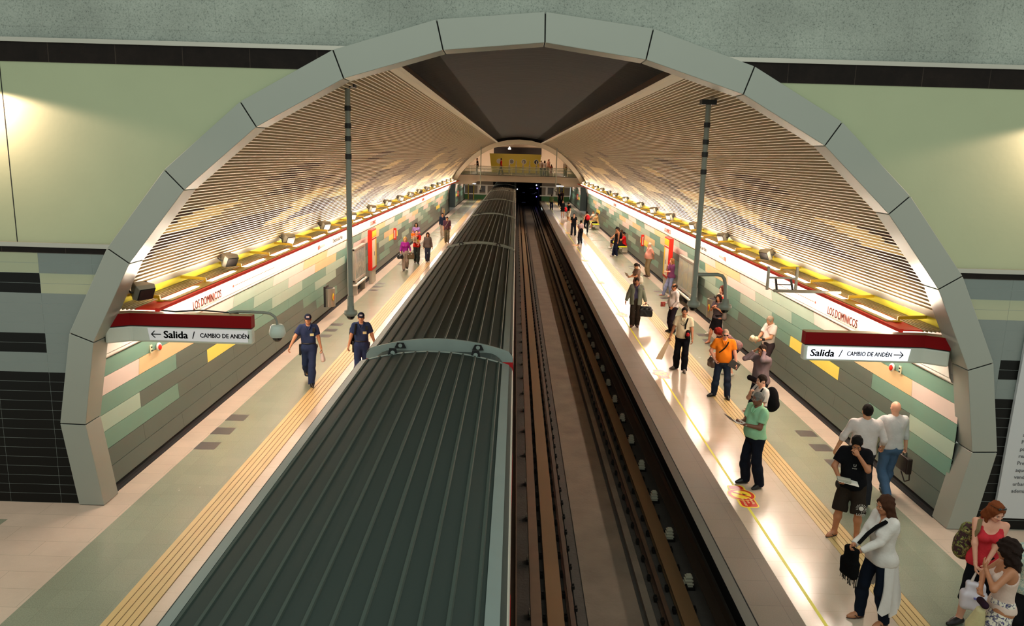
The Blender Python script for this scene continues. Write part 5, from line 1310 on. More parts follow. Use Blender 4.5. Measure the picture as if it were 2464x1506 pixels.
o = held(J, 'shoulder_bag', J['up'](-.20, .12, .20), 'black bag on the shoulder of the guard nearer the train', 'bag'); sdf_obj('body', [('c', (-.02, 0, -.14), (0, .06, .14), .09, .09)], fab('17140f'), .014, o)
J = person('person in a purple sweater and beige trousers carrying a black handbag', -5.27, 37.15, face=10, h=1.63, fem=True, skin='fair', hair=('bob', 'a98450'), top=('long', '84267c'), bot=('pants', '96877a'), shoes='3a2820', bust=.01,
           footL=(.10, .24, 8), footR=(-.07, -.14, -6), liftL=.05, handR=(-.25, -.20, 1.00), handL=(.27, -.18, 1.02), hem=.90, curl=(.8, .8))
tote(J, J['hR'], 'glossy black handbag held by the person in the purple sweater', '0e0d0e', w=.30, hgt=.22, drop=.08, rough=.2); tote(J, J['hL'], 'olive brown bag on the arm of the person in the purple sweater', '4a4028', w=.34, hgt=.32, drop=.02)
J = person('person in a red t-shirt carrying a small child on one arm', -5.02, 39.6, face=8, h=1.74, skin='fair', hair=('buzz', '3a2a1c'), top=('short', 'b3201c'), bot=('jeans', '2e3230'), shoes='3a2c24', footL=(.07, -.12), footR=(-.07, .16), liftR=.03,
           handR=(-.02, -.30, 1.12), handL=(.10, -.32, 1.05), hem=.86)
strap(J, [(.10, .12, .45), (.11, -.02, .545), (.06, -.12, .42), (-.04, -.13, .28), (-.12, -.12, .14)], '15130f', .05); MB().box(-.05, .05, -.008, .008, -.05, .05).build('chest_print', M('print_yellow', 'd9c02a'), J['r']).location = J['up'](.05, -.135, .28)
J = person('small child in orange carried in the arms of the person in red', -5.17, 39.30, z=1.02, face=40, h=.92, skin='fair', hair=('short', '5a3a20'), top=('short', 'e0761c'), bot=('pants', 'a59880'), shoes='c8b8a8', hipz=.55, footL=(.14, -.34), footR=(-.14, -.30), liftL=.24, liftR=.24, res=.014,
           handL=(.15, -.28, .85), handR=(-.15, -.28, .85), hem=.52)
J = person('person in a purple patterned blouse walking behind the red t-shirt', -5.66, 44.4, face=6, h=1.68, fem=True, skin='mid', hair=('bob', '2a1c14'), top=('half', floral_purple), bot=('pants', '2a2730'), shoes='1c1816', w=1.12, bust=.02, loose=.015, hem=.80,
           handL=(.15, -.25, 1.12), handR=(-.28, -.1, .9), footL=(.08, -.1), footR=(-.08, .12))
o = held(J, 'parcel', J['hL'], 'pink and white parcel held by the person in the purple blouse', 'parcel'); sdf_obj('wrap', [('c', (-.06, -.04, .03), (.06, -.04, .08), .07, .06)], M('pink_wrap', 'd0606a', noise=.3), .015, o)
J = person('slim person in a grey long sleeved top and jeans with long dark hair', -4.50, 40.0, face=8, h=1.60, fem=True, skin='mid', hair=('long', '2a1a12'), top=('long', '5a534e'), bot=('slim', '333a4a'), shoes='c9c2b6', head=(0, 12), footL=(.05, .10), footR=(-.06, -.12), hem=.88, curl=(.6, .6),
           handR=(-.24, -.05, .86), handL=(.27, -.02, .84))
J = person('person in a dark maroon checked shirt beside the train', -4.33, 49.5, face=6, h=1.70, skin='mid', hair=('short', '2c1c14'), top=('half', plaid), bot=('pants', '5f5a48'), shoes='5a3c2a', head=(0, 22), footL=(.08, -.1), footR=(-.08, .14), w=1.1, hem=.84, belly=.03)
strap(J, [(.09, .10, .49), (.10, -.02, .55), (.05, -.13, .42), (-.04, -.16, .28), (-.14, -.12, .12)], '8a7a68', .03)
J = person('young person in a navy jacket and pale trousers near the left wall', -4.95, 53.0, face=4, h=1.66, skin='mid', hair=('short', '1d1512'), top=('long', '22283a'), bot=('pants', 'b3a696'), shoes='cfc8bc', head=(0, 10), footL=(.06, -.14), footR=(-.06, .14), hem=.84)
o = held(J, 'folder', J['hR'], 'pale blue folder in the hand of the person in the navy jacket', 'folder'); MB().box(-.02, .0, -.12, .12, -.28, .02).build('cover', M('folder_blue', '9fb6d6'), o)
# ---- right platform, near
J = person('person in a mint green shirt and dark trousers reading papers', 4.33, 12.80, face=-72, h=1.72, skin='dark', hair=('short', '6e6b66'), top=('short', '97c9a0', 'c'), bot=('pants', '171a24'), shoes='0e0d0e', belly=.065, w=1.16, head=(-6, 4), loose=.012,
           handL=(.075, -.30, 1.19), handR=(-.06, -.31, 1.20), elbL=(.5, .6, -.6), elbR=(-.5, .6, -.6), hem=.93, curl=(.5, .5), footL=(.17, .05, 15), footR=(-.10, -.06, -5), pnL=(-.4, -.1, 1), pnR=(.4, -.1, 1))
glasses(J, wire=True)
MB().lathe([(.031, -.012), (.031, .012)], (0, 0, 0), n=14).build('watch', silver, J['r']).location = J['wL']-(J['wL']-J['eL']).normalized()*.02
o = held(J, 'papers', (J['hL']+J['hR'])/2, 'folded white papers held by the person in the mint shirt', 'papers')
mb = MB(); 
pp = [(-.13, -.26, .16-.0), (-.12, -.14, .05), (-.11, -.02, .02), (-.10, .05, .035)]
mb.add([(sx*.11+(0), y_, z_+sx*.0) for x_, y_, z_ in pp for sx in (-1, 1)]+[(sx*.11, y_, z_-.006) for x_, y_, z_ in pp for sx in (-1, 1)],
       [(2*i, 2*i+1, 2*i+3, 2*i+2) for i in range(3)]+[(8+2*i, 8+2*i+2, 8+2*i+3, 8+2*i+1) for i in range(3)]+[(2*i, 2*i+2, 10+2*i, 8+2*i) for i in range(3)]+[(2*i+1, 9+2*i, 11+2*i, 2*i+3) for i in range(3)]+[(0, 8, 9, 1), (6, 7, 15, 14)])
mb.build('sheet', M('paper_print', 'b9b2ab', rough=.7, noise=.15, nscale=40), o)
J = person('person wearing a big black backpack standing behind the mint shirt', 4.82, 14.15, face=-80, h=1.66, skin='fair', hair=('short', '22150f'), top=('short', 'd5cfc8'), bot=('jeans', '2a2f3c'), shoes='2a2624', head=(0, 6), handR=(-.02, -.22, 1.38), handL=(.12, -.28, 1.05), elbR=(-.5, -.3, -1))
backpack(J, 'bulging black backpack worn behind the person in the mint shirt', '121214', at=(0, .23, .28), sz=(.17, .125, .25))
J = person('person in a grey violet shirt with both hands raised to the head', 5.52, 16.35, face=-58, h=1.73, skin='tan', hair=('short', '221710'), top=('long', '726468'), bot=('pants', '1b1c26'), shoes='141312', head=(0, 14), w=1.08, belly=.02, loose=.01, hem=.84,
           handL=(.11, -.10, 1.60), handR=(-.12, -.16, 1.57), elbL=(.5, -.9, -.5), elbR=(-.5, -.9, -.5), pnL=(-1, .3, 0), pnR=(1, .3, 0), curl=(.25, .3))
strap(J, [(.10, .13, .42), (.08, .13, .30), (.02, .14, .2), (-.10, .12, .10), (-.17, .0, .03), (-.12, -.14, .0)], '2a2224', .035)
o = held(J, 'waist_bag', J['up'](-.06, -.20, .03), 'black waist bag worn by the person with hands raised to the head', 'bag'); sdf_obj('body', [('c', (-.09, .02, 0), (.08, .02, -.02), .062, .052)], fab('1c171a'), .012, o)
J = person('grey haired person in a white shirt leaning on the right wall', 6.74, 19.75, face=-70, h=1.73, skin='mid', hair=('short', '8c7f6c'), top=('short', 'd8c6bc', 'c'), bot=('pants', '352d30'), shoes='161414', lean=-4, head=(10, 34), footL=(.14, -.05), footR=(-.06, -.12), hipy=.05, hipz=.92,
           handL=(.06, -.24, 1.08), handR=(-.10, -.26, 1.05), elbL=(.6, .5, -.5), elbR=(-.6, .5, -.5), hem=.95, belly=.02)
belt(J, '1a1614')
o = held(J, 'cloth_bundle', (J['hL']+J['hR'])/2, 'crumpled cream cloth bundle held by the grey haired person at the wall', 'cloth'); sdf_obj('bundle', [('c', (-.13, -.05, .02), (.05, -.06, .06), .075, .06), ('e', (-.1, -.05, .06), (.09, .07, .07))], M('cream_cloth', 'd9c6a4', noise=.15, nscale=30), .012, o, wr=.010)
MB().lathe([(.046, -.035), (.046, .035)], (0, 0, 0), n=14).build('wrist_pouch', M('pouch_black', '14110f'), J['r']).location = J['wL']-(J['wL']-J['eL']).normalized()*.06
J = person('stout person in an orange polo shirt and sunglasses', 5.11, 17.92, face=-12, h=1.71, skin='pink', hair=('buzz', '9a8674'), top=('short', 'e07a1e', 'c'), bot=('jeans', '252e40'), shoes='120f0f', belly=.055, w=1.14, loose=.010, hem=.93,
           handR=(-.20, -.10, .97), elbR=(-.9, .5, -.1), handL=(.32, -.16, .86), elbL=(.6, .6, 0), footL=(.16, -.06, 12), footR=(-.16, .06, -55), head=(4, 8), curl=(.5, .7))
glasses(J); strap(J, [(.09, .12, .46), (.10, .0, .56), (.07, -.13, .46), (.0, -.175, .36), (-.10, -.165, .26), (-.17, -.06, .20)], '1a1512', .03); belt(J, '14110f', .06)
o = held(J, 'folder', J['hL'], 'dark grey notebook in the hand of the person in the orange polo', 'notebook'); MB().box(-.20, .04, -.03, -.012, -.08, .10, rot=Matrix.Rotation(.5, 3, 'Y')).build('cover', M('nb_cover', '3a3838'), o); MB().box(-.19, .05, -.012, -.004, -.085, .095, rot=Matrix.Rotation(.5, 3, 'Y')).build('pages', M('nb_pages', 'b9b0a4'), o)
J = person('red haired person bending down over a bag behind the orange polo', 5.88, 19.9, face=-78, h=1.66, fem=True, skin='fair', hair=('bob', '76190f'), top=('short', floral_multi), bot=('capri', '26242a'), shoes='c9bfb2', lean=52, head=(0, 22), w=1.08, bust=.02, hipy=.10, hipz=.86,
           handL=(.12, -.52, .70), handR=(-.10, -.55, .68), loose=.012, hem=.86)
tote(J, (J['hL']+J['hR'])/2+Vector((0, 0, -.03)), 'dark patterned bag with green base under the bending red haired person', '4a3a34', w=.30, hgt=.26, drop=.06, d=.16)
J = person('person in a grey top and black skirt with sunglasses on the head', 6.42, 23.55, face=-48, h=1.57, fem=True, skin='tan', hair=('long', '21130d'), top=('short', '4a4246'), bot=('skirt', '141214', .52), shoes='#2a2224', bust=.01, head=(6, 2),
           handR=(-.02, -.24, 1.34), elbR=(-.4, -.2, -1), handL=(.05, -.20, 1.30), elbL=(.5, -.1, -1), footR=(-.08, -.30, -10), footL=(.10, .10, 10), hem=.93)
glasses(J, up=True)
o = held(J, 'shoulder_bag', J['up'](.24, .04, .15), 'grey slouchy bag on the shoulder of the person in the black skirt', 'bag'); sdf_obj('body', [('c', (0, .0, -.12), (0, 0, .05), .085, .06)], fab('6a625c'), .014, o); MB().tube([(0, 0, .08), (-.05, .0, .3), (-.08, -.0, .38)], .012, n=6).build('strap', fab('6a625c'), o)
J = person('person in a red sleeveless top leaning on the wall behind the camera arm', 6.80, 24.6, face=-60, h=1.68, fem=True, skin='fair', hair=('mid', '4a2418'), top=('tank', 'b51d18'), bot=('pants', 'd6cbbf'), shoes='cdbfae', footR=(-.1, -.35), footL=(.08, -.02), head=(-10, 0))
J = person('person with a moustache in a cream polo holding a big flat board', 4.64, 20.28, face=-20, h=1.76, skin='tan', hair=('short', '17110d'), top=('short', 'd3c6a8', 'c'), bot=('pants', '14141a'), shoes='5e5850', head=(4, 2), w=1.03, loose=.010, hem=.93,
           handR=(-.34, -.12, .86), handL=(.27, -.14, .92), footL=(.11, -.14, 18), footR=(-.14, .08, -50), curl=(.6, .85), belly=.015)
strap(J, [(.11, .12, .42), (.11, .0, .545), (.105, -.10, .50), (.07, -.135, .36), (.06, -.14, .22), (.09, -.145, .12)], '14110f', .035); MB().ell(J['hd'](0, -.101, -.044), (.020, .006, .005)).build('moustache', M('hair_17110d', '17110d'), J['r'])
MB().tube([J['up'](.06*math.cos(t), -.125-.02*abs(math.sin(t)), .40+.06*math.sin(t)) for t in [PI+k*PI/8 for k in range(9)]], .007, n=6).build('neck_cord', inkb, J['r'])
o = held(J, 'camera_bag', J['up'](.14, -.17, .12), 'red and black camera bag on the hip of the person with the board', 'bag'); sdf_obj('body', [('c', (0, 0, -.07), (.01, 0, .06), .07, .06)], fab('1b1716'), .012, o); sdf_obj('flap', [('e', (.01, -.055, .0), (.05, .03, .055))], fab('a3262a'), .010, o)
o = held(J, 'flat_board', J['hR'], 'large cream board hanging slantwise from the hand of the mustached person', 'board')
MB().add([(-.02, -.02, .05), (.05, .06, .03), (-.17, .10, -.62), (-.32, -.06, -.58)]+[(-.02, -.005, .055), (.05, .075, .035), (-.17, .115, -.615), (-.32, -.045, -.575)], [(0, 1, 2, 3), (4, 7, 6, 5), (0, 4, 5, 1), (1, 5, 6, 2), (2, 6, 7, 3), (3, 7, 4, 0)]).build('panel', M('board_cream', 'd9c8ab', rough=.6), o)
J = person('balding person in a white shirt and dark trousers with a red book', 5.33, 24.95, face=-75, h=1.66, skin='tan', hair=('balding', '2a1c14'), top=('long', 'cfc6c2', 'c'), bot=('pants', '262029'), shoes='1a1614', belly=.05, w=1.1, head=(-8, 6), hem=.93,
           handL=(.20, -.14, .95), elbL=(.6, .8, 0), handR=(-.14, -.26, 1.02), curl=(.8, .8), loose=.012)
o = held(J, 'book', J['hR'], 'small red book held by the balding person in the white shirt', 'book'); MB().box(-.02, .02, -.10, .05, -.07, .09).build('cover', M('book_red', '8a2a22'), o)
J = person('person in an open grey green jacket carrying a black holdall', 4.20, 25.72, face=-10, h=1.70, skin='tan', hair=('short', '1e1712'), top=('short', '40405a', 'c'), bot=('pants', '2d2620'), shoes='4a3024', head=(0, 12), hem=.92,
           handL=(.36, -.06, .86), handR=(-.36, -.04, .86), curl=(.9, .5), footL=(.09, -.04), footR=(-.09, -.10))
def jacket(J, m, col):
    up = lambda *p: np.array(J['up'](*p))/J['K']; F = Field(np.array([-.55, -.4, .55]), np.array([.55, .4, 1.62]), .016)
    w_ = J['w']; hc_ = [(up(0, 0, -.14), J['T'] @ A3(0, 0, -1))]
    for q in (-1, 1):
        F.cone(up(q*.07, 0, -.16), up(q*.09, .005, .40), .145, .135, .06, hc_)
    F.cone(up(-.125, .01, .455), up(.125, .01, .455), .085, .085, .06)
    for e_, w__, s_ in ((J['eL'], J['wL'], 1), (J['eR'], J['wR'], -1)):
        e_ = np.array(e_)/J['K']; w2 = np.array(w__)/J['K']; sh = up(s_*.168, 0, .495); F.cone(sh, e_, .082, .070, .04); F.cone(e_, w2, .070, .056, .03, [(w2, norm(w2-e_))])
    F.ell(up(0, -.20, .12), (.075, .16, .50), op='sub'); F.cone(up(0, -.02, .5), up(0, -.05, .66), .06, .08, op='sub'); F.wrinkle(.005, 22., .4)
    V, Fc = F.mesh(); np_mesh('jacket', [(V*J['K'], Fc, 0)], [fab(m)], J['r'])
    F = Field(up(0, 0, .5)-.2, up(0, 0, .5)+.2, .012)
    for q in (-1, 1): F.cone(up(q*.07, -.075, .47), up(q*.075, .03, .56), .030, .032, .02)
    F.cone(up(-.06, .055, .56), up(.06, .055, .56), .03, .03, .02); V, Fc = F.mesh(); np_mesh('collar', [(V*J['K'], Fc, 0)], [fab(col)], J['r'])
jacket(J, '6c7264', '6a2630')
tote(J, J['hL'], 'soft black holdall carried by the person in the grey green jacket', '141414', w=.46, hgt=.34, d=.20, drop=.10, name='holdall')
J = person('person with a ponytail and a patterned top reading a booklet', 4.93, 30.3, face=-72, h=1.60, fem=True, skin='mid', hair=('pony', '1f1410'), top=('short', floral_brown), bot=('jeans', '4a4038'), shoes='5a4638', head=(0, 30), handL=(.06, -.34, 1.14), handR=(-.06, -.34, 1.14), elbL=(.5, .6, -.5), elbR=(-.5, .6, -.5), bust=.01)
o = held(J, 'booklet', (J['hL']+J['hR'])/2, 'white booklet read by the person with the ponytail', 'booklet'); MB().add([(-.12, -.05, .03), (0, -.0, 0), (.12, -.05, .03), (-.12, -.12, .17), (0, -.07, .14), (.12, -.12, .17)], [(0, 1, 4, 3), (1, 2, 5, 4)]).add([(-.12, -.056, .027), (0, -.006, -.003), (.12, -.056, .027), (-.12, -.126, .167), (0, -.076, .137), (.12, -.126, .167)], [(0, 3, 4, 1), (1, 4, 5, 2)]).build('pages', M('paper_white', 'e4ddd0'), o)
o = held(J, 'shoulder_bag', J['up'](.20, .10, .08), 'white bag on the shoulder of the person with the ponytail', 'bag'); sdf_obj('body', [('c', (0, 0, -.06), (0, 0, .08), .10, .07)], fab('d8cdbb'), .014, o)
J = person('elderly person in a pink shirt with hands behind the back', 6.60, 37.3, face=-78, h=1.68, skin='pink', hair=('balding', 'c4b8a4'), top=('short', 'd69484', 'c'), bot=('pants', '8a785a'), shoes='4a2c20', belly=.085, w=1.16, head=(-4, 2), handL=(.07, .22, .98), handR=(-.05, .24, .96), elbL=(.9, .4, 0), elbR=(-.9, .4, 0), hem=.94, loose=.012)
belt(J, '3a342c', .07)
J = person('person in a purple top and pale jeans between the totem and the map case', 6.60, 31.8, face=-70, h=1.62, fem=True, skin='fair', hair=('mid', '8a5a34'), top=('short', '6c3a5c'), bot=('jeans', '7f86a6'), shoes='b98a78', handR=(-.02, -.22, 1.38), elbR=(-.4, -.2, -1), handL=(.0, -.25, 1.15), footR=(-.1, -.3))
J = person('person with a black cap and vest standing before the nearer bench', 6.02, 44.9, face=-70, h=1.74, skin='tan', hair=('cap', '15110f', '161416'), top=('tank', '1c1b1e'), bot=('pants', '1b2034'), shoes='d8d4cc', head=(0, 12), footL=(.1, -.05), footR=(-.1, -.16))
backpack(J, 'black backpack worn by the person in the cap near the bench', '141316', at=(0, .20, .30), sz=(.15, .09, .20), straps=False)
def sitter(label, x, y, face, topc, botc, hairc, skin='mid', fem=False, bk='pants', h=1.68, hs='short'):
    return person(label, x, y, face=face, h=h, skin=skin, hair=(hs, hairc), top=('short', topc), bot=(bk, botc), shoes='d0cac0', hipz=.57, hipy=.12, footL=(.12, -.42), footR=(-.12, -.38), handL=(.10, -.34, .72), handR=(-.08, -.36, .70), elbL=(.6, .8, -.2), elbR=(-.6, .8, -.2), lean=6, fem=fem, hem=.87)
sitter('person in a bright red t-shirt sitting on the nearer bench', 6.55, 46.3, -85, 'c01c22', '15151a', '120e0c', skin='tan')
sitter('person in a cream top sitting at the far end of the nearer bench', 6.55, 49.0, -80, 'd0c09a', '1c2030', '2a1a12', fem=True, bk='capri', hs='long')
sitter('person sitting in the middle of the nearer bench in dark clothes', 6.58, 47.6, -80, '4a3c38', '22222a', '3a2418', fem=True, bk='capri', hs='mid')
sitter('person in a white shirt sitting on the farther bench', 6.5, 64.4, -80, 'd9d2cc', '8a806c', '5a4a3c')
sitter('person in a tan top and black shorts sitting on the farther bench', 6.55, 62.2, -80, 'd3a878', '16151a', '3a2a1e', fem=True, bk='shorts', hs='bun')
J = person('person with a red backpack resting one knee beside the farther bench', 5.50, 58.9, face=-165, h=1.66, fem=True, skin='mid', hair=('bun', '17110e'), top=('tank', '16161a'), bot=('slim', '1a1c24'), shoes='1c1a1a', footR=(-.1, .0), footL=(.16, .32), liftL=.38, handL=(.34, .1, .9))
backpack(J, 'red backpack on the person in black near the farther bench', 'b01f28', at=(0, .19, .30), sz=(.17, .10, .22), straps=False)
person('person in a black v-neck t-shirt gesturing with both hands', 4.28, 55.8, face=-4, h=1.68, skin='fair', hair=('short', '17110e'), top=('short', '17171b', 'v'), bot=('jeans', '1f222c'), shoes='d0cac0', handR=(-.18, -.30, 1.12), handL=(.24, -.28, 1.02), footL=(.14, 0), footR=(-.14, 0))
J = person('young person in a grey pink t-shirt standing with back half turned', 4.38, 50.8, face=-150, h=1.60, skin='mid', hair=('short', '1a120e'), top=('short', stripe), bot=('jeans', '20242e'), shoes='c8c2b8', handL=(.12, -.28, 1.3))
backpack(J, 'black bag slung low on the young person in the grey pink t-shirt', '121114', at=(.08, .19, .08), sz=(.14, .08, .16), straps=False, name='sling_bag')
J = person('person in a long black dress with a bright red bag', 4.54, 73.7, face=5, h=1.60, fem=True, skin='fair', hair=('bob', '3a2018'), top=('half', '101012'), bot=('skirt', '101012', .62), shoes='b98a78', loose=.03)
o = held(J, 'handbag', J['up'](.32, .0, -.05), 'bright red bag beside the person in the black dress', 'bag'); sdf_obj('body', [('c', (0, 0, -.12), (0, 0, .08), .16, .10)], fab('d0242c'), .02, o)
person('person in a black top and white shorts looking down, far right platform', 4.80, 68.6, face=-60, h=1.74, skin='mid', hair=('short', '15110e'), top=('short', '16161c'), bot=('shorts', 'd2c8b6'), shoes='d0cac0', head=(0, 34))
person('person in an olive t-shirt at the far platform edge', 3.93, 83.8, face=165, h=1.68, skin='mid', hair=('short', '1a140f'), top=('short', '6f7a40'), bot=('jeans', '222838'), shoes='1a1818')
person('person all in black with a white print near the right end wall', 5.22, 91.5, face=0, h=1.66, skin='fair', hair=('short', '3a2a20'), top=('short', '18181c'), bot=('pants', '16161a'), shoes='2a2622')
person('person in dark violet clothes by the right yellow post', 5.62, 93.8, face=-20, h=1.66, skin='mid', hair=('mid', '1a1210'), top=('half', '3a2434'), bot=('pants', '1c1a20'), shoes='2a2622')
# ---- right platform, the group in front of the arch
J = person('person in a black t-shirt and long shorts with one hand on the chin', 5.22, 10.92, face=-22, h=1.71, skin='tan', hair=('short', '100c0a'), top=('short', '101013'), bot=('shorts', '2a231d'), shoes='#33241c', head=(-4, 36), hem=.80, loose=.012, w=1.04,
           handR=(-.20, -.28, 1.06), elbR=(-.7, .5, -.6), handL=(.03, -.20, 1.44), elbL=(.7, -.1, -1), pnR=(.3, -.1, 1), pnL=(-.6, .6, .2), curl=(.75, .55), footR=(-.17, .0, -40), footL=(.15, -.02, 10))
for t, sz, z0 in (('U', .06, .30), ('SPORT', .022, .265)): text('shirt_print', t, sz, M('print_white', 'cfcac2'), J['r'], J['up'](-.0, -.150, z0), (PI/2, 0, 0), align='CENTER', bold=.02)
kp = J['kL']
mb = MB(); c = Vector((kp.x+.03, kp.y-.098, kp.z+.10))
for k in range(18):
    t = 2*PI*k/18; mb.bar(c+Vector((.045*math.cos(t), -.0, .045*math.sin(t))), c+Vector((.075*math.cos(t), .004, .075*math.sin(t))), .006, .004)
mb.lathe([(.034, -.003), (.034, .003)], c, n=16, axis='y'); mb.build('sun_print', M('print_white', 'cfcac2'), J['r'])
text('shorts_print', 'LOST', .052, M('print_white', 'cfcac2'), J['r'], (c.x, c.y-.006, c.z-.115), (PI/2, 0, 0), align='CENTER', bold=.02, ext=.004)
o = held(J, 'papers', J['hR'], 'white papers and small book held by the person in the black t-shirt', 'papers', rz=.1)
MB().box(-.04, .24, -.07, .12, .025, .032, rot=Matrix.Rotation(.15, 3, 'Y')).build('sheet', M('paper_white', 'e4ddd0'), o); MB().box(-.06, .13, -.06, .06, .035, .065, rot=Matrix.Rotation(.1, 3, 'Y')).build('book', M('book_grey', 'a9a798'), o)
o = sdf_obj('belt_pouch', [('e', (0, 0, 0), (.05, .05, .075))], M('pouch_black', '14110f'), .010, J['r']); o.location = J['up'](-.19, -.05, -.05)
J = person('person with long brown hair in a white lace cardigan and dark jeans', 4.63, 8.72, face=-74, h=1.70, fem=True, skin='tan', hair=('long', '3f2416'), top=('long', 'cfc8c2', 'v'), bot=('slim', '141a26'), shoes='#4a3024', bust=.022, head=(-8, 10), hem=.86, loose=.006,
           handL=(.05, -.36, 1.06), handR=(-.05, -.38, 1.10), elbL=(.5, .7, -.8), elbR=(-.5, .7, -.8), footL=(.12, .07, 5), footR=(-.12, -.10, -5), curl=(.7, .7))
MB().ell(J['hd'](.081, .0, -.035), (.007, .012, .012)).build('earring', silver, J['r'])
MB().lathe([(.034, -.018), (.034, .018)], (0, 0, 0), n=14).build('wristband', M('band_black', '141312'), J['r']).location = J['wL']-(J['wL']-J['eL']).normalized()*.03
card = M('cardigan_white', 'd2ccc8', rough=.8, noise=.06, nscale=30, alpha=.92)
def drape(name, rows, m, parent, ruff=.012):
    """hanging cloth: rows of points from top to bottom, doubled for thickness"""
    mb = MB(); n = len(rows[0]); vs = []
    for i, row in enumerate(rows):
        for j, p in enumerate(row):
            wv = math.sin(j*1.9+i*.5)*ruff*(i/len(rows)); vs.append((p[0]+wv, p[1]+wv*.7, p[2]))
    k = len(vs); vs2 = [(a+.006, b+.006, c) for a, b, c in vs]
    fs = [(i*n+j, i*n+j+1, (i+1)*n+j+1, (i+1)*n+j) for i in range(len(rows)-1) for j in range(n-1)]
    fs2 = [tuple(q+k for q in f[::-1]) for f in fs]
    mb.add(vs+vs2, fs+fs2, 0, True); return mb.build(name, m, parent)
for q, zl, amp in ((1, .46, .20), (-1, .56, .12)):
    rows = []
    for i in range(9):
        t = i/8; row = []
        for j in range(11):
            a = (j/10)*PI*.55+.30*PI if q > 0 else -(j/10)*PI*.50-.28*PI
            rr = .17+.075*t; z = .98-(.98-zl)*t-(.12*t*math.sin(j*.9+1)**2)-(.16*t*(1-abs(j/10-.3)))
            row.append(((q*.02+rr*math.sin(a))*1.0*J['K'], (-rr*.92*math.cos(a)+.02)*J['K'], z*J['K']))
        rows.append(row)
    drape('cardigan_tail', rows, card, J['r'], .03)
strap(J, [(.0, .12, .47), (.10, .03, .555), (.09, -.08, .50), (.04, -.16, .42), (.0, -.24, .32), (0, -.36, .20)], '100f10', .05)
o = held(J, 'fringed_bag', (J['hL']+J['hR'])/2, 'black cloth bag with a fringe held by the person in the white cardigan', 'bag')
sdf_obj('body', [('b', (-.02, 0, -.10), (.10, .05, .14), .04), ('b', (-.03, 0, -.24), (.13, .055, .12), .04)], fab('0b0b0c'), .010, o, wr=.003)
mb = MB(); rg = random.Random(2)
for k in range(22):
    x_ = -.16+.013*k; mb.tube([(x_, rg.uniform(-.02, .02), -.30), (x_+rg.uniform(-.01, .01), rg.uniform(-.02, .02), -.42-rg.uniform(0, .04))], .005, n=5, mi=k % 3 == 0 and 1 or 0)
mb.build('fringe', [fab('0b0b0c'), fab('8a857c')], o)
J = person('auburn haired person in a coral red vest top with sunglasses on the head', 5.92, 8.72, face=-22, h=1.68, fem=True, skin='pink', hair=('mid', '743a1c'), top=('tank', 'c4333c'), bot=('capri', '14151a'), shoes='1a1214', bust=.03, w=1.1, head=(26, 22), hem=.86,
           handR=(-.14, -.25, .88), handL=(-.07, -.27, .88), elbR=(-.8, .3, 0), elbL=(.8, .3, 0), footR=(-.20, -.08, -50), footL=(.10, .05), curl=(.8, .7))
glasses(J, up=True)
o = held(J, 'plastic_bag', (J['hL']+J['hR'])/2, 'white plastic shopping bag hanging from the hands of the auburn haired person', 'bag')
pw = M('plastic_white', 'd8c9c2', rough=.4); sdf_obj('body', [('b', (-.01, 0, -.42), (.15, .09, .12), .06), ('b', (-.01, 0, -.30), (.11, .05, .12), .04)], M('thin_plastic', 'cdc3cc', rough=.35, noise=.1, nscale=12), .010, o, wr=.004)
for q in (-1, 1): MB().tube([(q*.06-.01, 0, -.24), (q*.045, 0, -.12), (q*.012, 0, -.0)], [.022, .014, .008], n=6).build('handle', pw, o)
MB().lathe([(.022, -.0), (.022, .02)], (-.01, -.085, -.36), n=12).build('bottle_cap', M('cap_violet', '6a6aa8'), o)
o = held(J, 'shoulder_bag', J['up'](-.21, .13, .18), 'patterned cloth bag on the shoulder of the auburn haired person', 'bag')
sdf_obj('body', [('c', (0, 0, .12), (-.02, .03, -.18), .09, .12), ('e', (-.03, .03, -.10), (.11, .12, .17))], spots('dark_floral_bag', '3a1c20', ['6a7a34', '5a1a24', '9a9a5a', '2a1416'], 14), .012, o)
strap(J, [(-.15, .13, .34), (-.135, .06, .515), (-.13, -.04, .53), (-.15, -.12, .42), (-.19, -.08, .28)], '7a6a4c', .05)
J = person('person with curly dark hair in a pale vest top and blue floral skirt', 5.50, 7.72, face=-108, h=1.66, fem=True, skin='tan', hair=('curly', '21140f'), top=('tank', 'cdb4a8'), bot=('skirt', floral_skirt, .60), shoes='#4a3626', bust=.02, head=(-6, 6), hem=.98,
           handL=(.04, -.22, 1.36), elbL=(.6, -.8, -.9), handR=(.10, -.26, 1.14), elbR=(-.8, -.5, -.5), pnL=(-.3, .9, .2), curl=(.3, .5))
o = held(J, 'shoulder_bag', J['up'](.10, -.24, .02), 'cream bag with dark clutch held by the person in the floral skirt', 'bag'); sdf_obj('body', [('c', (-.05, 0, -.30), (.04, 0, -.06), .10, .05)], fab('c2b78c'), .012, o); sdf_obj('clutch', [('c', (-.08, .02, .0), (.1, .02, .04), .04, .04)], fab('2b1a26'), .012, o)
J = person('person in a pale teal floral top at the right edge of the view', 6.10, 8.12, face=-40, h=1.62, fem=True, skin='mid', hair=('long', '2a1a14'), top=('short', floral_teal), bot=('capri', '1a191c'), shoes='3a2c24', head=(0, 18), handR=(-.30, -.42, 1.02), elbR=(-.5, .3, -1), handL=(.2, -.1, .86))
J = person('dark haired person in a white shirt walking away along the wall', 5.92, 12.15, face=172, h=1.76, skin='mid', hair=('short', '17110e'), top=('rolled', 'cbc0bc'), bot=('pants', '2a2a2e'), shoes='141312', w=1.2, belly=.03, hem=.95, loose=.014, footL=(.1, -.15), footR=(-.1, .12),
           handL=(.42, -.02, .92), handR=(-.34, -.10, .98), elbL=(.8, .5, .2), curl=(.8, .8))
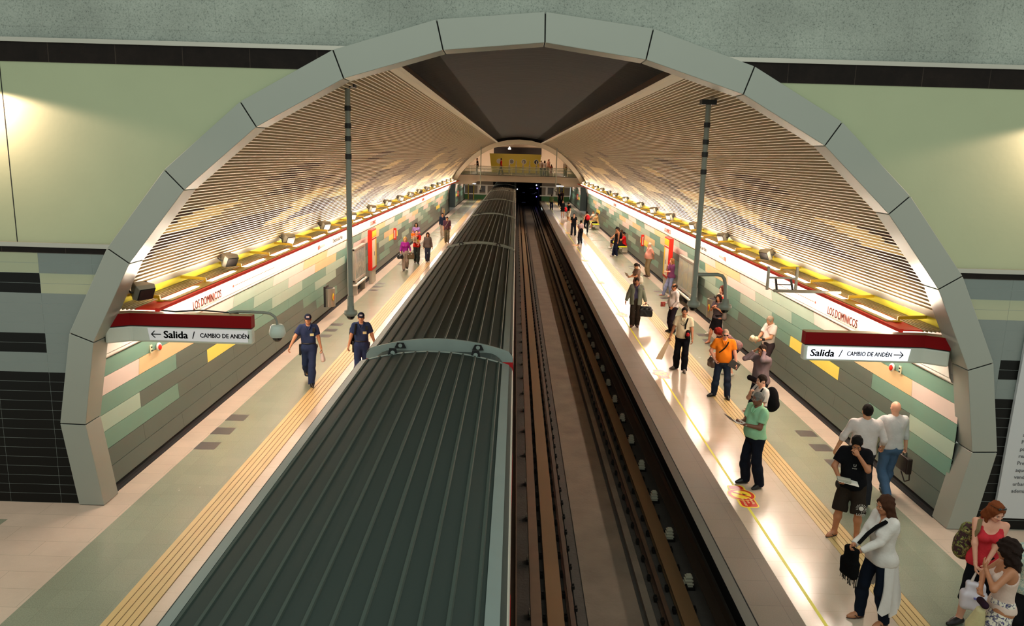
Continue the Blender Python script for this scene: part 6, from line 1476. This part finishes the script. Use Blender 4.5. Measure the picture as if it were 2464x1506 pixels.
J = person('bald person in a white shirt and blue jeans walking away with a briefcase', 6.55, 12.48, face=180, h=1.72, skin='fair', hair=('none', 'a09080'), top=('rolled', 'c4c2c2'), bot=('jeans', '4d6684'), shoes='1c1816', w=1.08, hem=.95, loose=.014, footL=(.09, .24, 8), liftL=.07, gaitL=-20, footR=(-.08, -.22),
           handL=(.26, -.22, 1.10), elbL=(.8, .7, 0), handR=(-.29, -.04, .84), curl=(.6, .95))
o = held(J, 'jacket', J['wL'], 'pale folded jacket over the arm of the bald person walking away', 'jacket')
sdf_obj('cloth', [('c', (0, .04, .02), (.02, .16, .0), .055, .06), ('c', (.02, .10, 0), (.05, .08, -.42), .075, .05), ('c', (-.02, .14, 0), (-.04, .12, -.30), .065, .05)], M('jacket_khaki', '9c9678', rough=.85, noise=.1), .012, o, wr=.009)
o = held(J, 'briefcase', J['hR'], 'dark brown briefcase carried by the bald person walking away', 'briefcase'); lb = M('brown_leather', '24150f', rough=.4)
MB().box(-.05, .05, -.19, .19, -.36, -.08).build('body', lb, o, bevel=.02); MB().tube([(0, -.06, -.08), (0, -.05, -.02), (0, .05, -.02), (0, .06, -.08)], .01, n=6).build('handle', lb, o)
MB().tube([(0, -.18, -.12), (-.06, -.16, -.45), (-.05, .0, -.56), (-.06, .12, -.48), (0, .18, -.12)], .012, n=6).build('shoulder_strap', lb, o)
# ---- on the footbridge
zb = 3.61
person('person in a black top standing at the left end of the footbridge', -4.05, 82.4, z=zb, face=-80, h=1.68, skin='mid', hair=('short', '1a120e'), top=('short', '1b1a1e'), bot=('pants', '9a8e80'), shoes='2a2624', lean=6, handL=(.2, -.3, 1.05))
person('person in a red shirt walking left across the footbridge', -1.58, 82.3, z=zb, face=-90, h=1.74, skin='tan', hair=('short', '15100d'), top=('half', 'b3221e'), bot=('pants', '4f4a42'), shoes='1a1614', footL=(.06, -.22), footR=(-.06, .22))
person('person in a pale shirt and cap on the footbridge before the gates', 2.62, 82.4, z=zb, face=150, h=1.68, skin='mid', hair=('cap', '2a2018', 'd8d4ca'), top=('short', 'b9aca4'), bot=('jeans', '3a3f4a'), shoes='1a1614')
person('person in a blue and white top on the footbridge', 3.02, 82.9, z=zb, face=160, h=1.62, skin='mid', hair=('mid', '2a1a14'), top=('short', 'c9c6cc'), bot=('jeans', '39456a'), shoes='1a1614', fem=True)
person('tall person in a pinkish shirt on the right half of the footbridge', 3.40, 82.2, z=zb, face=-60, h=1.80, skin='pink', hair=('balding', '6a5648'), top=('short', 'bb8f84'), bot=('pants', '6a5c50'), shoes='1a1614', belly=.04)
person('child in a red patterned dress on the footbridge', 3.68, 81.8, z=zb, face=-10, h=1.24, skin='tan', hair=('bob', '20140f'), top=('short', 'a8453a'), bot=('skirt', spots('red_print', 'b0564a', ['8a3a34', 'd0a090'], 20), .5), shoes='8a5a4a', fem=True)
J = person('person in a white top with a tan bag at the right end of the footbridge', 5.18, 82.3, z=zb, face=175, h=1.70, skin='mid', hair=('short', '17110e'), top=('half', 'cfc4b4'), bot=('pants', '3a342f'), shoes='1a1614', loose=.01)
o = held(J, 'shoulder_bag', J['up'](-.05, .22, -.05), 'pale tan bag carried at the right end of the footbridge', 'bag'); sdf_obj('body', [('c', (0, 0, -.1), (0, 0, .1), .15, .10)], fab('b3a070'), .02, o)
# ================================================================== LIGHT AND CAMERA
w = bpy.data.worlds.new('hall'); scene.world = w; w.use_nodes = True
w.node_tree.nodes['Background'].inputs[0].default_value = (.90, 1., .91, 1); w.node_tree.nodes['Background'].inputs[1].default_value = .44
def area(name, loc, rot, sx, sy, power, col):
    l = bpy.data.lights.new(name, 'AREA'); l.shape = 'RECTANGLE'; l.size = sx; l.size_y = sy; l.energy = power; l.color = col
    o = bpy.data.objects.new(name, l); COL.objects.link(o); o.location = loc; o.rotation_euler = rot; return o
def spot(name, loc, target, power, col, ang, blend=.3, r=.05):
    l = bpy.data.lights.new(name, 'SPOT'); l.energy = power; l.color = col; l.spot_size = math.radians(ang); l.spot_blend = blend; l.shadow_soft_size = r
    o = bpy.data.objects.new(name, l); COL.objects.link(o); o.location = loc
    d = Vector(target)-Vector(loc); o.rotation_euler = d.to_track_quat('-Z', 'Y').to_euler(); return o
WARM = (1, .70, .42)
spot('wall_wash_left', (-7.75, YA-.28, 6.35), (-6.9, YA-.02, 4.2), 200, (1, .66, .50), 120, .25)
spot('wall_wash_right', (8.1, YA-.28, 6.35), (7.3, YA-.02, 4.2), 160, (1, .66, .50), 120, .25)
area('hall_lamp', (0, 2.5, 10.5), (0, 0, 0), 16, 6, 260, (.88, 1., .92))
for x in (-4.6, 5.0):
    area('fill_under_bridge', (x, 86, 2.9), (0, 0, 0), 2.2, .5, 90, (1, .86, .70)); area('fill_end_platform', (x, 95, 2.9), (0, 0, 0), 2.2, .5, 90, (1, .86, .70))  # added fill light without fixtures, brightens the platforms beyond the far arch
area('vault_wash', (.3, 84, 5.9), (PI, 0, 0), 5, 1.2, 420, (1, .80, .60)); area('booth_wash', (.3, 90, 6.7), (math.radians(35), 0, 0), 6, .5, 50, (1, .86, .66))
spot('wall_wash_far_left', (-3.6, 97, 3.9), (-4.3, 100.4, 4.6), 300, (1, .8, .62), 130, .6); spot('wall_wash_far_right', (3.7, 97, 3.9), (4.4, 100.4, 4.6), 300, (1, .8, .62), 130, .6)
cam = bpy.data.cameras.new('camera'); co = bpy.data.objects.new('camera', cam); COL.objects.link(co)
cam.sensor_fit = 'HORIZONTAL'; cam.sensor_width = 36; cam.lens = 1850/2464*36; cam.clip_end = 400; cam.clip_start = .1
p_, r_ = .2013, .02807
F_ = Vector((0, math.cos(p_), -math.sin(p_))); U0 = Vector((0, math.sin(p_), math.cos(p_))); R0 = Vector((1, 0, 0))
R_ = math.cos(r_)*R0+math.sin(r_)*U0; U_ = math.cos(r_)*U0-math.sin(r_)*R0
mt = Matrix((R_, U_, -F_)).transposed().to_4x4(); mt.translation = Vector((0, 0, 5.6)); co.matrix_world = mt
scene.camera = co
vs = scene.view_settings; vs.view_transform = 'Standard'; vs.look = 'None'; vs.gamma = 1; vs.exposure = 0.6; vs.use_curve_mapping = False
scene.cycles.adaptive_threshold = .02; scene.cycles.max_bounces = 6; scene.cycles.diffuse_bounces = 4; scene.cycles.glossy_bounces = 2; scene.cycles.transparent_max_bounces = 8
scene.cycles.caustics_reflective = False; scene.cycles.caustics_refractive = False; scene.cycles.sample_clamp_indirect = 6
